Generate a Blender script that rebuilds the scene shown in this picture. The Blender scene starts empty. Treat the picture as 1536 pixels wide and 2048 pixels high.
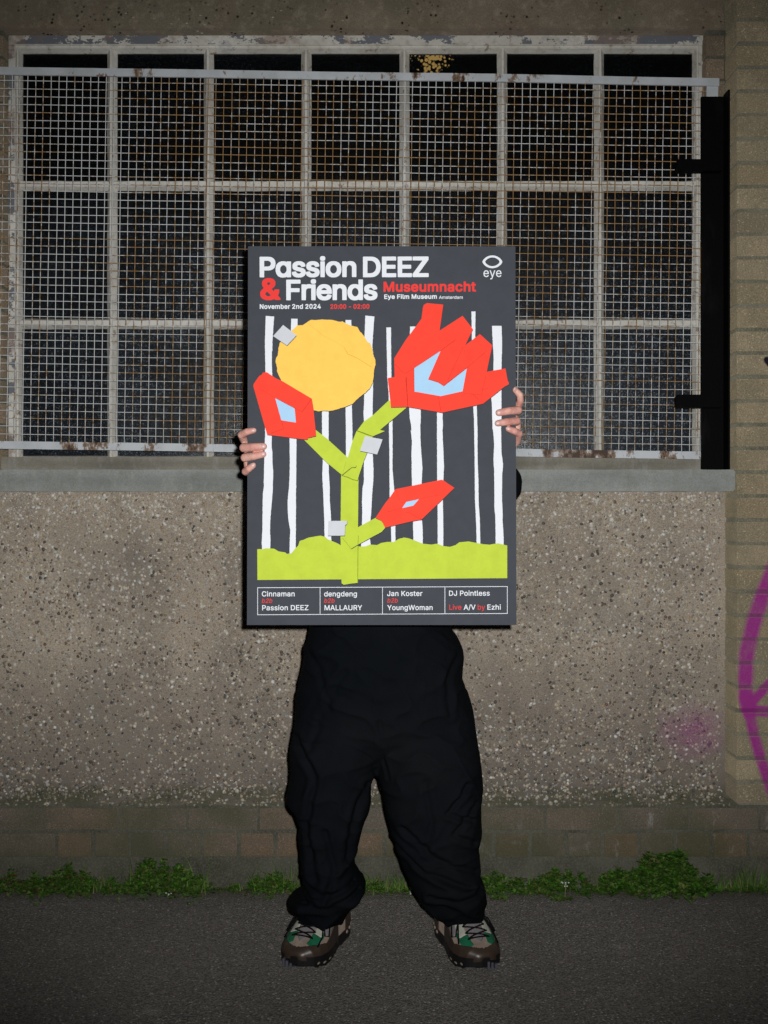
import bpy, bmesh, math, random
import numpy as np
from mathutils import Vector, Matrix, noise
random.seed(7); RNG = np.random.default_rng(7)
sc = bpy.context.scene
COL = sc.collection

# ------------------------------------------------------------------ camera, sky, flash, exposure
F, DIST, CAM_Z = 2096.0, 3.38, 1.163          # focal length in photo pixels, metres to the wall, eye height
cam_d = bpy.data.cameras.new('camera'); cam = bpy.data.objects.new('camera', cam_d); COL.objects.link(cam)
cam_d.sensor_fit = 'HORIZONTAL'; cam_d.sensor_width = 24.0; cam_d.lens = F/1536*24
cam_d.clip_start = 0.05; cam_d.clip_end = 400
cam.location = (0, -DIST, CAM_Z); cam.rotation_euler = (math.radians(90), 0, 0)
sc.camera = cam

world = bpy.data.worlds.new('World'); sc.world = world; world.use_nodes = True
wn = world.node_tree.nodes; wl = world.node_tree.links
bg = wn['Background']; bg.inputs['Strength'].default_value = 0.05
sky = wn.new('ShaderNodeTexSky'); sky.sky_type = 'NISHITA'; sky.sun_disc = False
sky.sun_elevation = math.radians(-5); sky.sun_rotation = math.radians(200)
wl.new(sky.outputs[0], bg.inputs[0])

# the flash unit beside the lens: the only lamp that lights this night picture
fl = bpy.data.lights.new('flash', 'SPOT'); flash = bpy.data.objects.new('flash', fl); COL.objects.link(flash)
fl.energy = 276; fl.shadow_soft_size = 0.012; fl.spot_size = math.radians(70); fl.spot_blend = .85
fl.color = (1.0, 0.99, 0.975)
flash.location = (0.042, -DIST+0.02, CAM_Z+0.036)
flash.rotation_euler = (Vector((0.03, 0, 1.27))-flash.location).to_track_quat('-Z', 'Y').to_euler()
flash.scale = (1.35, 1, 1)                     # the reflector throws a wide beam

vs = sc.view_settings; vs.view_transform = 'Standard'; vs.look = 'None'; vs.gamma = 1; vs.exposure = 0
vs.use_curve_mapping = False

# ------------------------------------------------------------------ helpers
def at(px, py, Y):
    """point of the world at depth Y that stands where the photograph has this pixel"""
    d = Y+DIST
    return Vector(((px-768)/F*d, Y, CAM_Z-(py-1024)/F*d))

def tag(o, label=None, cat=None, group=None, kind=None):
    if label: o['label'] = label
    if cat: o['category'] = cat
    if group: o['group'] = group
    if kind: o['kind'] = kind
    return o

def empty(name, loc, label=None, cat=None, group=None):
    o = bpy.data.objects.new(name, None); o.location = loc; o.empty_display_size = .1
    COL.objects.link(o); return tag(o, label, cat, group)

def link(name, me, mat=None, parent=None):
    o = bpy.data.objects.new(name, me); COL.objects.link(o)
    if mat and not me.materials: me.materials.append(mat)
    if parent:
        o.parent = parent
        o.matrix_parent_inverse = wm(parent).inverted()
    return o

def wm(o):
    m = o.matrix_basis
    return wm(o.parent) @ o.matrix_parent_inverse @ m if o.parent else m.copy()

def pyd(name, v, f, smooth=False):
    me = bpy.data.meshes.new(name); me.from_pydata([tuple(p) for p in v], [], f); me.update()
    if smooth: me.polygons.foreach_set('use_smooth', [True]*len(me.polygons))
    return me

class MB:
    """gathers simple solids into one mesh"""
    def __init__(s): s.v = []; s.f = []
    def add(s, v, f):
        n = len(s.v); s.v += [tuple(p) for p in v]; s.f += [tuple(i+n for i in q) for q in f]; return s
    def box(s, x0, x1, y0, y1, z0, z1, M=None):
        v = [Vector((x, y, z)) for x in (x0, x1) for y in (y0, y1) for z in (z0, z1)]
        if M: v = [M @ p for p in v]
        return s.add(v, [(0,1,3,2),(4,6,7,5),(0,4,5,1),(2,3,7,6),(0,2,6,4),(1,5,7,3)])
    def tube(s, pts, r, n=6, cap=True):
        pts = [Vector(p) for p in pts]; rr = r if hasattr(r, '__len__') else [r]*len(pts)
        v = []; f = []; ref = Vector((.13, .3, .94))
        for i, p in enumerate(pts):
            t = (pts[min(i+1, len(pts)-1)]-pts[max(i-1, 0)]).normalized()
            if abs(t.dot(ref)) > .95: ref = Vector((1, .1, 0))
            a = t.cross(ref).normalized(); b = t.cross(a)
            v += [p+(a*math.cos(k*2*math.pi/n)+b*math.sin(k*2*math.pi/n))*rr[i] for k in range(n)]
        for i in range(len(pts)-1):
            f += [(i*n+k, i*n+(k+1) % n, (i+1)*n+(k+1) % n, (i+1)*n+k) for k in range(n)]
        if cap: f += [tuple(range(n)), tuple(range((len(pts)-1)*n+n-1, (len(pts)-1)*n-1, -1))]
        return s.add(v, f)
    def capsule(s, p0, r0, p1, r1, n=20, k=6):
        p0, p1 = Vector(p0), Vector(p1); t = (p1-p0).normalized()
        pts, rr = [], []
        for i in range(k+1):
            a = math.pi/2*(1-i/k); pts.append(p0-t*r0*math.sin(a)); rr.append(max(r0*math.cos(a), 1e-5))
        for i in range(k+1):
            a = math.pi/2*i/k; pts.append(p1+t*r1*math.sin(a)); rr.append(max(r1*math.cos(a), 1e-5))
        a = t.cross(Vector((.2, .5, .84)) if abs(t.z) < .9 else Vector((1, 0, 0))).normalized(); b = t.cross(a)
        v = [p+(a*math.cos(q*2*math.pi/n)+b*math.sin(q*2*math.pi/n))*r for p, r in zip(pts, rr) for q in range(n)]
        f = [(i*n+q, i*n+(q+1) % n, (i+1)*n+(q+1) % n, (i+1)*n+q) for i in range(len(pts)-1) for q in range(n)]
        f += [tuple(range(n-1, -1, -1)), tuple(range((len(pts)-1)*n, len(pts)*n))]
        return s.add(v, f)
    def ball(s, c, rx, ry, rz, n=20, M=None):
        c = Vector(c); v = []; f = []
        for i in range(1, n//2):
            a = math.pi*i/(n//2)
            v += [Vector((rx*math.sin(a)*math.cos(q*2*math.pi/n), ry*math.sin(a)*math.sin(q*2*math.pi/n), rz*math.cos(a))) for q in range(n)]
        m = n//2-1; v += [Vector((0, 0, rz)), Vector((0, 0, -rz))]
        f = [(i*n+q, (i+1)*n+q, (i+1)*n+(q+1) % n, i*n+(q+1) % n) for i in range(m-1) for q in range(n)]
        f += [(m*n, q, (q+1) % n) for q in range(n)]+[(m*n+1, (m-1)*n+(q+1) % n, (m-1)*n+q) for q in range(n)]
        if M: v = [M @ p for p in v]
        return s.add([p+c for p in v], f)
    def mesh(s, name, smooth=False): return pyd(name, s.v, s.f, smooth)
    def obj(s, name, mat, parent=None, smooth=False): return link(name, s.mesh(name, smooth), mat, parent)

def evaluated(me, mods):
    """mesh after the given modifiers"""
    o = bpy.data.objects.new('tmp', me); COL.objects.link(o)
    for kind, kw in mods:
        m = o.modifiers.new(kind, kind)
        for k, v in kw.items(): setattr(m, k, v)
    dg = bpy.context.evaluated_depsgraph_get(); dg.update()
    out = bpy.data.meshes.new_from_object(o.evaluated_get(dg))
    bpy.data.objects.remove(o)
    out.polygons.foreach_set('use_smooth', [True]*len(out.polygons))
    return out

def push(me, fn):
    """move every vertex along its normal by fn(position, normal)"""
    co = [v.co.copy() for v in me.vertices]; no = [v.normal.copy() for v in me.vertices]
    for v, c, n in zip(me.vertices, co, no): v.co = c+n*fn(c, n)
    me.update()

# ------------------------------------------------------------------ materials
class Nt:
    def __init__(s, name):
        s.m = bpy.data.materials.new(name); s.m.use_nodes = True; s.t = s.m.node_tree; s.n = s.t.nodes
        s.b = s.n['Principled BSDF']; s.out = s.n['Material Output']
        g = s.n.new('ShaderNodeNewGeometry'); s.P = g.outputs['Position']; s.Nrm = g.outputs['Normal']
    def new(s, kind, **kw):
        n = s.n.new(kind)
        for k, v in kw.items(): setattr(n, k, v)
        return n
    def put(s, sock, v):
        if isinstance(v, bpy.types.NodeSocket): s.t.links.new(v, sock)
        elif isinstance(v, (tuple, list)) and len(v) == 3 and len(sock.default_value) == 4: sock.default_value = (*v, 1)
        else: sock.default_value = v
    def noise(s, scale, detail=3, rough=.55, vec=None, color=False, dist=0):
        n = s.new('ShaderNodeTexNoise'); s.put(n.inputs['Vector'], vec or s.P)
        for k, v in (('Scale', scale), ('Detail', detail), ('Roughness', rough), ('Distortion', dist)): s.put(n.inputs[k], v)
        return n.outputs[1 if color else 0]
    def voro(s, scale, feature='F1', vec=None, out='Distance', rnd=1):
        n = s.new('ShaderNodeTexVoronoi', feature=feature); s.put(n.inputs['Vector'], vec or s.P); s.put(n.inputs['Scale'], scale)
        s.put(n.inputs['Randomness'], rnd)
        return n.outputs[out]
    def ramp(s, fac, lo, hi, a=0., b=1.):
        n = s.new('ShaderNodeMapRange', clamp=True); s.put(n.inputs[0], fac)
        for i, v in enumerate((lo, hi, a, b)): s.put(n.inputs[i+1], v)
        return n.outputs[0]
    def mix(s, fac, a, b, mode='MIX'):
        n = s.new('ShaderNodeMix', data_type='RGBA', blend_type=mode)
        s.put(n.inputs[0], fac); s.put(n.inputs[6], a); s.put(n.inputs[7], b); return n.outputs[2]
    def math(s, op, a, b=0., c=0.):
        n = s.new('ShaderNodeMath', operation=op); s.put(n.inputs[0], a); s.put(n.inputs[1], b); s.put(n.inputs[2], c); return n.outputs[0]
    def vmath(s, op, a, b=(0, 0, 0), c=None, out=0):
        n = s.new('ShaderNodeVectorMath', operation=op); s.put(n.inputs[0], a); s.put(n.inputs[1], b)
        if c is not None: s.put(n.inputs['Scale'], c)
        return n.outputs[out]
    def sep(s, vec, i):
        n = s.new('ShaderNodeSeparateXYZ'); s.put(n.inputs[0], vec); return n.outputs[i]
    def scaled(s, k, vec=None): return s.vmath('MULTIPLY', vec or s.P, k)
    def rand(s): return s.new('ShaderNodeObjectInfo').outputs['Random']
    def attr(s, name): return s.new('ShaderNodeAttribute', attribute_name=name).outputs['Color']
    def bump(s, h, strength=.5, dist=.01, chain=None):
        n = s.new('ShaderNodeBump'); s.put(n.inputs['Height'], h); s.put(n.inputs['Strength'], strength); s.put(n.inputs['Distance'], dist)
        if chain: s.put(n.inputs['Normal'], chain)
        return n.outputs[0]
    def done(s, color, rough=.8, bump=None, spec=.3, metal=0.):
        s.put(s.b.inputs['Base Color'], color); s.put(s.b.inputs['Roughness'], rough)
        s.put(s.b.inputs['Specular IOR Level'], spec); s.put(s.b.inputs['Metallic'], metal)
        s.put(s.b.inputs['Diffuse Roughness'], 1. if rough > .85 else 0.)
        if bump: s.put(s.b.inputs['Normal'], bump)
        return s.m

def stroke(n, pts, w, soft):
    """0..1 mask of a sprayed line through world points (x, z)"""
    xz = n.vmath('MULTIPLY', n.P, (1, 0, 1)); best = None
    for (ax, az), (bx, bz) in zip(pts, pts[1:]):
        A, B = Vector((ax, 0, az)), Vector((bx, 0, bz)); d = B-A
        pa = n.vmath('SUBTRACT', xz, tuple(A))
        h = n.math('DIVIDE', n.vmath('DOT_PRODUCT', pa, tuple(d), out=1), d.length_squared)
        cl = n.new('ShaderNodeClamp'); n.put(cl.inputs[0], h)
        sc_ = n.new('ShaderNodeVectorMath', operation='SCALE'); sc_.inputs[0].default_value = d; n.put(sc_.inputs['Scale'], cl.outputs[0])
        L = n.vmath('LENGTH', n.vmath('SUBTRACT', pa, sc_.outputs[0]), out=1)
        best = L if best is None else n.math('MINIMUM', best, L)
    return n.math('MULTIPLY', n.ramp(best, w, w+soft, 1, 0), n.ramp(n.sep(n.Nrm, 1), -.35, -.7))

def m_concrete():
    n = Nt('lintel_concrete'); a = n.noise(5, 5); b = n.noise(260, 2)
    c = n.mix(n.ramp(a, .35, .7), (.235, .185, .13), (.33, .285, .215))
    c = n.mix(n.ramp(n.noise(1.7, 3), .45, .7), c, (.17, .165, .11))
    c = n.mix(n.ramp(b, .35, .65, 0, .5), c, (.13, .11, .085))
    c = n.mix(n.ramp(n.noise(28, 6, .75), .5, .68, 0, .5), c, (.44, .38, .29))
    z = n.sep(n.P, 2)
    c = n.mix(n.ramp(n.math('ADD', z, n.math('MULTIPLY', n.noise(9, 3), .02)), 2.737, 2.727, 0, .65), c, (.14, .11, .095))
    edge = n.ramp(z, 2.86, 2.76)
    pit = n.math('MULTIPLY', n.ramp(n.voro(55), .30, .17), n.math('MULTIPLY', edge, n.ramp(n.noise(11, 3), .5, .58)))
    c = n.mix(pit, c, (.022, .018, .014))
    fleck = n.math('MULTIPLY', n.ramp(n.voro(34, vec=n.scaled((1, 1, 1.8))), .2, .08), n.ramp(n.noise(7, 2), .56, .6))
    c = n.mix(n.math('MULTIPLY', fleck, edge), c, (.5, .45, .36))
    h = n.math('SUBTRACT', n.math('ADD', n.noise(40, 6), n.math('MULTIPLY', b, .4)), pit)
    return n.done(c, .95, n.bump(h, .9, .009))
def m_sill(base=(.39, .415, .395), dark=(.28, .30, .28), name='sill_concrete'):
    n = Nt(name)
    c = n.mix(n.ramp(n.noise(4, 5, vec=n.scaled((1, 1, 3))), .38, .65), base, dark)
    c = n.mix(n.ramp(n.noise(22, 6, .7, vec=n.scaled((1.6, 1, .6))), .50, .72, 0, .45), c, (.47, .48, .46))
    c = n.mix(n.ramp(n.noise(9, 6, .7, vec=n.scaled((2, 1, .5))), .55, .7, 0, .35), c, (.22, .22, .19))
    c = n.mix(n.ramp(n.noise(300, 2), .4, .75, 0, .35), c, (.10, .10, .085))
    c = n.mix(n.ramp(n.noise(13, 6, .7), .66, .74, 0, .75), c, (.07, .07, .06))
    return n.done(c, .9, n.bump(n.noise(120, 5), .5, .003))
def spray_haze(n):
    d = n.vmath('LENGTH', n.vmath('MULTIPLY', n.vmath('SUBTRACT', n.P, (1.0, 0, .455)), (1, 0, 1.25)), out=1)
    a = n.ramp(n.math('ADD', d, n.math('MULTIPLY', n.noise(14, 4), .12)), .19, .07, 0, .62)
    return n.math('MULTIPLY', a, n.ramp(n.noise(260, 2), .32, .6))
MAG = (.36, .035, .27)
def m_render():
    n = Nt('dash_mortar'); a = n.noise(3.2, 5, .6)
    c = n.mix(n.ramp(a, .36, .66), (.43, .36, .29), (.56, .485, .385))
    gr = n.sep(n.voro(420, out='Color'), 0); c = n.mix(n.ramp(gr, .72, .95, 0, .55), c, (.13, .11, .09)); c = n.mix(n.ramp(gr, .25, .05, 0, .5), c, (.66, .62, .53))
    c = n.mix(n.ramp(n.noise(260, 3), .35, .7, 0, .5), c, (.20, .165, .13))
    c = n.mix(n.ramp(n.noise(2.1, 4, .6, vec=n.vmath('ADD', n.P, (3, 1, 7))), .54, .72, 0, .6), c, (.27, .245, .215))
    c = n.mix(n.ramp(n.noise(2.4, 5, .65, vec=n.vmath('ADD', n.scaled((1.6, 1, .7)), (9, 2, 1))), .50, .68, 0, .42), c, (.15, .14, .13))
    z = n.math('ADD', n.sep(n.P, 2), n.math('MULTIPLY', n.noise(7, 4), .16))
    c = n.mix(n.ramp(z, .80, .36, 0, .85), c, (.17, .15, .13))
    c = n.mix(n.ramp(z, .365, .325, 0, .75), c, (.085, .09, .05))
    c = n.mix(spray_haze(n), c, MAG)
    h = n.math('ADD', n.noise(170, 5), n.math('MULTIPLY', n.noise(28, 4), 1.2))
    return n.done(c, .95, n.bump(h, .8, .006))
def m_pebble():
    n = Nt('pebble_stone'); c = n.attr('tint')
    c = n.mix(n.ramp(n.noise(400, 3), .35, .7, 0, .45), c, (.33, .29, .24))
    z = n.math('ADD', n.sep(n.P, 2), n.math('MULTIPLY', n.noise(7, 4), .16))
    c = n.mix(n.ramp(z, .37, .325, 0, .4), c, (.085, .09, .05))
    c = n.mix(spray_haze(n), c, MAG)
    return n.done(c, .55, None, .4)
def m_brick(name, tones, dirt=(.26, .235, .16), spray=None, green=0):
    n = Nt(name); r = n.rand()
    c = n.mix(n.ramp(r, 0, .5), tones[0], tones[1]); c = n.mix(n.ramp(r, .5, .95), c, tones[2])
    c = n.mix(n.ramp(n.noise(7, 5, .65), .42, .7, 0, .75), c, dirt)
    c = n.mix(n.ramp(n.noise(330, 3, .7), .38, .68, 0, .75), c, tuple(x*.38 for x in tones[0]))
    c = n.mix(n.ramp(n.sep(n.voro(520, out='Color'), 0), .6, 1, 0, .5), c, tuple(x*.3 for x in tones[0]))
    c = n.mix(n.ramp(n.noise(190, 2, vec=n.vmath('ADD', n.P, (5, 5, 5))), .60, .72, 0, .6), c, tuple(min(1, x*1.7) for x in tones[1]))
    if green:
        z = n.math('ADD', n.sep(n.P, 2), n.math('MULTIPLY', n.noise(6, 4), .12))
        c = n.mix(n.ramp(n.noise(3.3, 5), .45, .62, 0, green), c, (.065, .075, .032))
        c = n.mix(n.ramp(z, .17, .09, 0, .9), c, (.07, .085, .03))
        c = n.mix(n.math('MULTIPLY', n.ramp(n.noise(16, 6, .75, vec=n.scaled((1, 1, .45))), .58, .7, 0, .8), n.ramp(n.noise(1.6, 2), .5, .6)), c, (.34, .33, .31))
    if spray:
        c = n.mix(stroke(n, [wpt(1534, 720), wpt(1540, 728)], .008, .005), c, (.012, .01, .02))
        for pts, w, s in spray:
            c = n.mix(n.math('MULTIPLY', stroke(n, pts, w, s), n.math('MULTIPLY', n.ramp(n.noise(300, 2), .2, .5, .62, 1), n.ramp(n.noise(18, 4), .3, .5, .7, 1))), c, MAG)
    h = n.math('ADD', n.noise(260, 4, .7), n.math('MULTIPLY', n.noise(35, 4), 1.3))
    return n.done(c, .93, n.bump(h, .75, .004))
def wpt(px, py): p = at(px, py, -.115); return (p.x, p.z)
SPRAY = [([wpt(1550, 1130), wpt(1526, 1190), wpt(1506, 1250), wpt(1493, 1310), wpt(1490, 1370), wpt(1497, 1415)], .0155, .015),
         ([wpt(1497, 1415), wpt(1508, 1470), wpt(1524, 1525), wpt(1545, 1585)], .0105, .012), ([wpt(1491, 1395), wpt(1500, 1425)], .015, .014),
         ([wpt(1497, 1412), wpt(1545, 1360)], .010, .008), ([wpt(1495, 1420), wpt(1550, 1424)], .013, .008)]
def m_mortar(name='brick_mortar', base=(.235, .225, .165), spray=True):
    n = Nt(name); c = n.mix(n.ramp(n.noise(8, 5), .4, .65), base, tuple(x*.6 for x in base))
    c = n.mix(n.ramp(n.noise(200, 3), .45, .7, 0, .6), c, tuple(x*1.6 for x in base))
    if spray:
        for pts, w, s in SPRAY: c = n.mix(n.math('MULTIPLY', stroke(n, pts, w, s), .8), c, tuple(x*.7 for x in MAG))
    return n.done(c, .95, n.bump(n.noise(150, 5), .8, .004))
def m_paint():
    n = Nt('peeling_paint'); a = n.noise(26, 7, .7, dist=.4)
    c = n.mix(n.ramp(n.noise(9, 4), .35, .7), (.60, .58, .52), (.75, .735, .68))
    c = n.mix(n.ramp(n.noise(60, 5), .5, .75, 0, .5), c, (.30, .265, .21))
    X = n.sep(n.P, 0)
    top = n.math('MAXIMUM', n.ramp(n.sep(n.P, 2), 2.691, 2.694), n.math('MAXIMUM', n.ramp(X, -1.207, -1.209), n.ramp(X, 1.0385, 1.0405)))
    c = n.mix(n.ramp(n.noise(5.5, 5, .7, vec=n.scaled((1, 1, 2))), .63, .65, 0, .5), c, (.44, .445, .46))
    c = n.mix(n.math('MULTIPLY', top, n.ramp(n.noise(8, 5, .75, vec=n.scaled((1, 1, 1.6))), .50, .515)), c, (.17, .185, .215))
    c = n.mix(n.math('MULTIPLY', n.ramp(a, .61, .635), .85), c, (.27, .21, .16))
    c = n.mix(n.math('MULTIPLY', n.ramp(n.noise(5, 4, .6, vec=n.vmath('ADD', n.P, (4, 4, 4))), .55, .6), n.math('MULTIPLY', top, .6)), c, (.30, .21, .16))
    return n.done(c, .7, n.bump(n.math('ADD', a, n.noise(90, 4)), .55, .003))
def m_guard():
    n = Nt('galvanised_rail_paint'); z = n.sep(n.P, 2)
    c = n.mix(n.ramp(n.noise(14, 4), .4, .7), (.62, .66, .70), (.50, .53, .55))
    low = n.ramp(z, 1.5, 1.4)
    r = n.noise(11, 7, .75, vec=n.scaled((1, 1, .55)))
    thr = n.math('SUBTRACT', r, n.math('MULTIPLY', low, -.07))
    c = n.mix(n.ramp(thr, .575, .61, 0, .9), c, (.20, .105, .045))
    c = n.mix(n.ramp(thr, .63, .66), c, (.055, .026, .014))
    return n.done(c, .55, n.bump(n.noise(120, 5), .4, .002), .4)
def m_wire():
    n = Nt('rusty_wire')
    u = n.vmath('LENGTH', n.vmath('MULTIPLY', n.vmath('SUBTRACT', n.P, (.15, 0, 2.0)), (.55, 0, .8)), out=1)
    a = n.math('ADD', n.math('MULTIPLY', n.noise(2.6, 3), .7), n.math('MULTIPLY', n.noise(60, 4, .75), .95))
    a = n.math('ADD', a, n.math('MULTIPLY', n.rand(), .22))
    a = n.math('SUBTRACT', a, n.math('MULTIPLY', u, .17))
    c = n.mix(n.ramp(a, .82, .94), (.74, .76, .76), (.40, .235, .095))
    c = n.mix(n.ramp(n.noise(120, 2), .66, .74, 0, .7), c, (.16, .075, .03))
    return n.done(c, .55, None, .4)
def m_plain(name, col, rough=.6, spec=.3, var=.12, scale=60, bump=0, bs=300, **kw):
    n = Nt(name); c = n.mix(n.ramp(n.noise(scale, 4), .35, .7, 0, 1), col, tuple(x*(1-var) for x in col))
    return n.done(c, rough, n.bump(n.noise(bs, 4), bump, .002) if bump else None, spec, **kw)
def m_black():
    n = Nt('black_steel'); c = n.mix(n.ramp(n.noise(5, 6, .7, vec=n.scaled((2, 1, .6))), .55, .75, 0, .9), (.0024, .0024, .003), (.010, .008, .008))
    c = n.mix(n.ramp(n.noise(70, 5, .8), .68, .74, 0, .4), c, (.05, .04, .035))
    return n.done(c, .6, n.bump(n.noise(90, 4), .3, .002), .05)
def m_glass():
    n = Nt('obscured_glass'); z = n.sep(n.P, 2); r = n.rand()
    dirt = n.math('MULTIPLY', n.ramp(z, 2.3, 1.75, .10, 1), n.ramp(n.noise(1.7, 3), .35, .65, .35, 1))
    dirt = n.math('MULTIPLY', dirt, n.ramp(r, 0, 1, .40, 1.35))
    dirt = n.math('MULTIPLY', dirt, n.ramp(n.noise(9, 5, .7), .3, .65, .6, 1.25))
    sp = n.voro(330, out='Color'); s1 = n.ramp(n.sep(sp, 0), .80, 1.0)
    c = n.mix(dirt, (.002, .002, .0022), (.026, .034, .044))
    c = n.mix(n.math('MULTIPLY', s1, dirt), c, (.20, .25, .30))
    dust = n.math('MULTIPLY', n.ramp(n.voro(95), .13, .08), n.ramp(n.sep(n.voro(95, out='Color'), 1), .55, .6))
    c = n.mix(n.math('MULTIPLY', dust, n.math('ADD', .12, dirt)), c, (.5, .55, .58))
    n.done(c, .22, n.bump(n.noise(420, 2, .6), .35, .0015), .5)
    tr = n.new('ShaderNodeBsdfTransparent'); tr.inputs[0].default_value = (.75, .8, .78, 1)
    mx = n.new('ShaderNodeMixShader'); mx.inputs[0].default_value = .25
    n.t.links.new(n.b.outputs[0], mx.inputs[1]); n.t.links.new(tr.outputs[0], mx.inputs[2])
    n.t.links.new(mx.outputs[0], n.out.inputs[0]); return n.m
def m_asphalt():
    n = Nt('asphalt'); v = n.voro(215); col = n.voro(215, out='Color')
    c = n.mix(n.ramp(n.noise(2.2, 5), .38, .66), (.245, .228, .208), (.315, .295, .270))
    c = n.mix(n.ramp(n.sep(col, 0), .0, 1, 0, .7), c, (.15, .14, .13))
    c = n.mix(n.ramp(n.sep(col, 1), .94, .98, 0, .7), c, (.6, .57, .52))
    c = n.mix(n.ramp(v, .48, .66, 0, .6), c, (.06, .056, .05))
    y = n.math('ADD', n.sep(n.P, 1), n.math('MULTIPLY', n.noise(9, 5), .09))
    c = n.mix(n.ramp(y, -.22, -.10, 0, .8), c, (.09, .095, .055))
    c = n.mix(n.ramp(n.noise(6, 6, .7), .62, .72, 0, .35), c, (.46, .44, .43))
    h = n.math('ADD', n.math('MULTIPLY', v, -1.2), n.math('ADD', n.noise(420, 3), n.math('MULTIPLY', n.noise(60, 4), .8)))
    return n.done(c, .95, n.bump(h, 1.0, .006), .2)
def m_skin():
    n = Nt('skin'); c = n.mix(n.ramp(n.noise(55, 4), .35, .68), (.66, .36, .30), (.52, .225, .185))
    c = n.mix(n.ramp(n.noise(24, 2), .5, .68, 0, .55), c, (.74, .47, .39))
    h = n.math('ADD', n.noise(420, 3), n.math('MULTIPLY', n.noise(170, 3, vec=n.scaled((2.2, 1, .8))), 1.5))
    m = n.done(c, .55, n.bump(h, .6, .0014), .22); n.b.inputs['Subsurface Weight'].default_value = .12
    n.b.inputs['Subsurface Radius'].default_value = (.006, .002, .001); return m
def m_cloth():
    n = Nt('black_cloth'); c = n.mix(n.ramp(n.noise(3, 3), .4, .65), (.0034, .0046, .0064), (.0055, .0066, .0082))
    return n.done(c, .85, n.bump(n.noise(38, 5, vec=n.scaled((1, 1, .45))), .35, .006), .05)
def m_leaf():
    n = Nt('weed_leaf'); t = n.attr('tint'); n.done(t, .55, None, .25); return n.m
def m_paper(name, col, var=.1):
    n = Nt(name); c = n.mix(n.ramp(n.noise(30, 5, .7), .38, .68), col, tuple(x*(1-var) for x in col))
    c = n.mix(n.ramp(n.noise(900, 2), .35, .7, 0, .16), c, tuple(x*.6 for x in col))
    return n.done(c, .75, None, .12)
def m_lamp():
    n = Nt('lamp_glow'); tc = n.new('ShaderNodeTexCoord').outputs['Object']
    r = n.vmath('LENGTH', n.vmath('MULTIPLY', tc, (1, 0, 1)), out=1)
    v = n.voro(95, vec=tc)
    k = n.math('SUBTRACT', .78, n.math('MULTIPLY', r, 8.2))
    dots = n.ramp(n.math('SUBTRACT', k, v), -.06, .10)
    e = n.new('ShaderNodeEmission'); n.put(e.inputs[0], (1, .56, .18)); n.put(e.inputs[1], n.math('MULTIPLY', dots, 7.0))
    n.t.links.new(e.outputs[0], n.out.inputs[0]); return n.m
YB = ((.41, .335, .21), (.50, .42, .285), (.35, .30, .21))
M = dict(
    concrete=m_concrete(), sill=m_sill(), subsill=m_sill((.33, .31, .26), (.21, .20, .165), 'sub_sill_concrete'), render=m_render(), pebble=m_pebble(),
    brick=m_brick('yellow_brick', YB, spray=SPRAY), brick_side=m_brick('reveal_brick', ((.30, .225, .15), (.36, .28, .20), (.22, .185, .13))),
    plinth=m_brick('plinth_brick', ((.19, .165, .135), (.225, .185, .145), (.27, .18, .115)), (.15, .14, .105), green=.6),
    mortar=m_mortar(), plinth_mortar=m_mortar('plinth_mortar', (.12, .12, .092), False), paint=m_paint(), guard=m_guard(), wire=m_wire(), black=m_black(),
    glass=m_glass(), asphalt=m_asphalt(), skin=m_skin(), cloth=m_cloth(), leaf=m_leaf(), lamp=m_lamp(),
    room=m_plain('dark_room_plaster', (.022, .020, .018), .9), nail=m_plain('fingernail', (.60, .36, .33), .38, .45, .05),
    hair=m_plain('dark_hair', (.03, .018, .012), .6), eyeball=m_plain('eyeball', (.75, .73, .70), .2), lip=m_plain('lip', (.45, .14, .12), .5),
    board=m_paper('poster_slate', (.055, .061, .073), .10), foam=m_plain('foam_board_edge', (.10, .105, .115), .8),
    white=m_paper('printed_white', (.73, .76, .81), .03), tape=m_paper('printed_grey_white', (.57, .60, .645), .06), red=m_paper('printed_red', (.93, .062, .036), .10),
    letter_red=m_paper('lettering_red', (.80, .05, .045), .04), crease=m_paper('crease_red', (.42, .022, .014), .1), shade=m_paper('printed_shadow_ink', (.030, .034, .040), .05), yellow=m_paper('printed_yellow', (.92, .58, .11), .09),
    ycrease=m_paper('crease_yellow', (.62, .33, .04), .1), green=m_paper('printed_green', (.50, .62, .055), .10), gcrease=m_paper('crease_green', (.20, .27, .02), .1),
    blue=m_paper('printed_blue', (.38, .61, .83), .05),
    rubber_brown=m_plain('brown_rubber', (.055, .036, .026), .38, .5, .25, 40), suede=m_plain('beige_suede', (.26, .205, .165), .9, .1, .3, 60, .4),
    shoe_white=m_plain('off_white_leather', (.46, .47, .40), .6, .3, .2, 90), shoe_green=m_plain('green_leather', (.012, .15, .075), .5, .4, .3, 90),
    mesh_grey=m_plain('grey_mesh_fabric', (.27, .25, .26), .8, .2, .4, 900, .6, 900), sole=m_plain('black_rubber', (.010, .009, .010), .45, .4, .2),
    lug=m_plain('clear_rubber', (.11, .11, .14), .25, .5, .3, 120), lace=m_plain('black_lace', (.006, .006, .007), .8, .1), stud=m_plain('beige_rubber', (.30, .25, .20), .5, .3),
    litter=m_plain('white_plastic', (.65, .65, .63), .5), straw=m_plain('dry_straw', (.42, .34, .2), .8), grit=m_plain('grit_stone', (.22, .21, .19), .8, var=.6, scale=40),
)

# ------------------------------------------------------------------ ground
g = MB(); g.v = [(-60, -60, 0), (60, -60, 0), (60, 60, 0), (-60, 60, 0)]; g.f = [(0, 1, 2, 3)]
tag(g.obj('ground', M['asphalt']), kind='structure')

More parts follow.
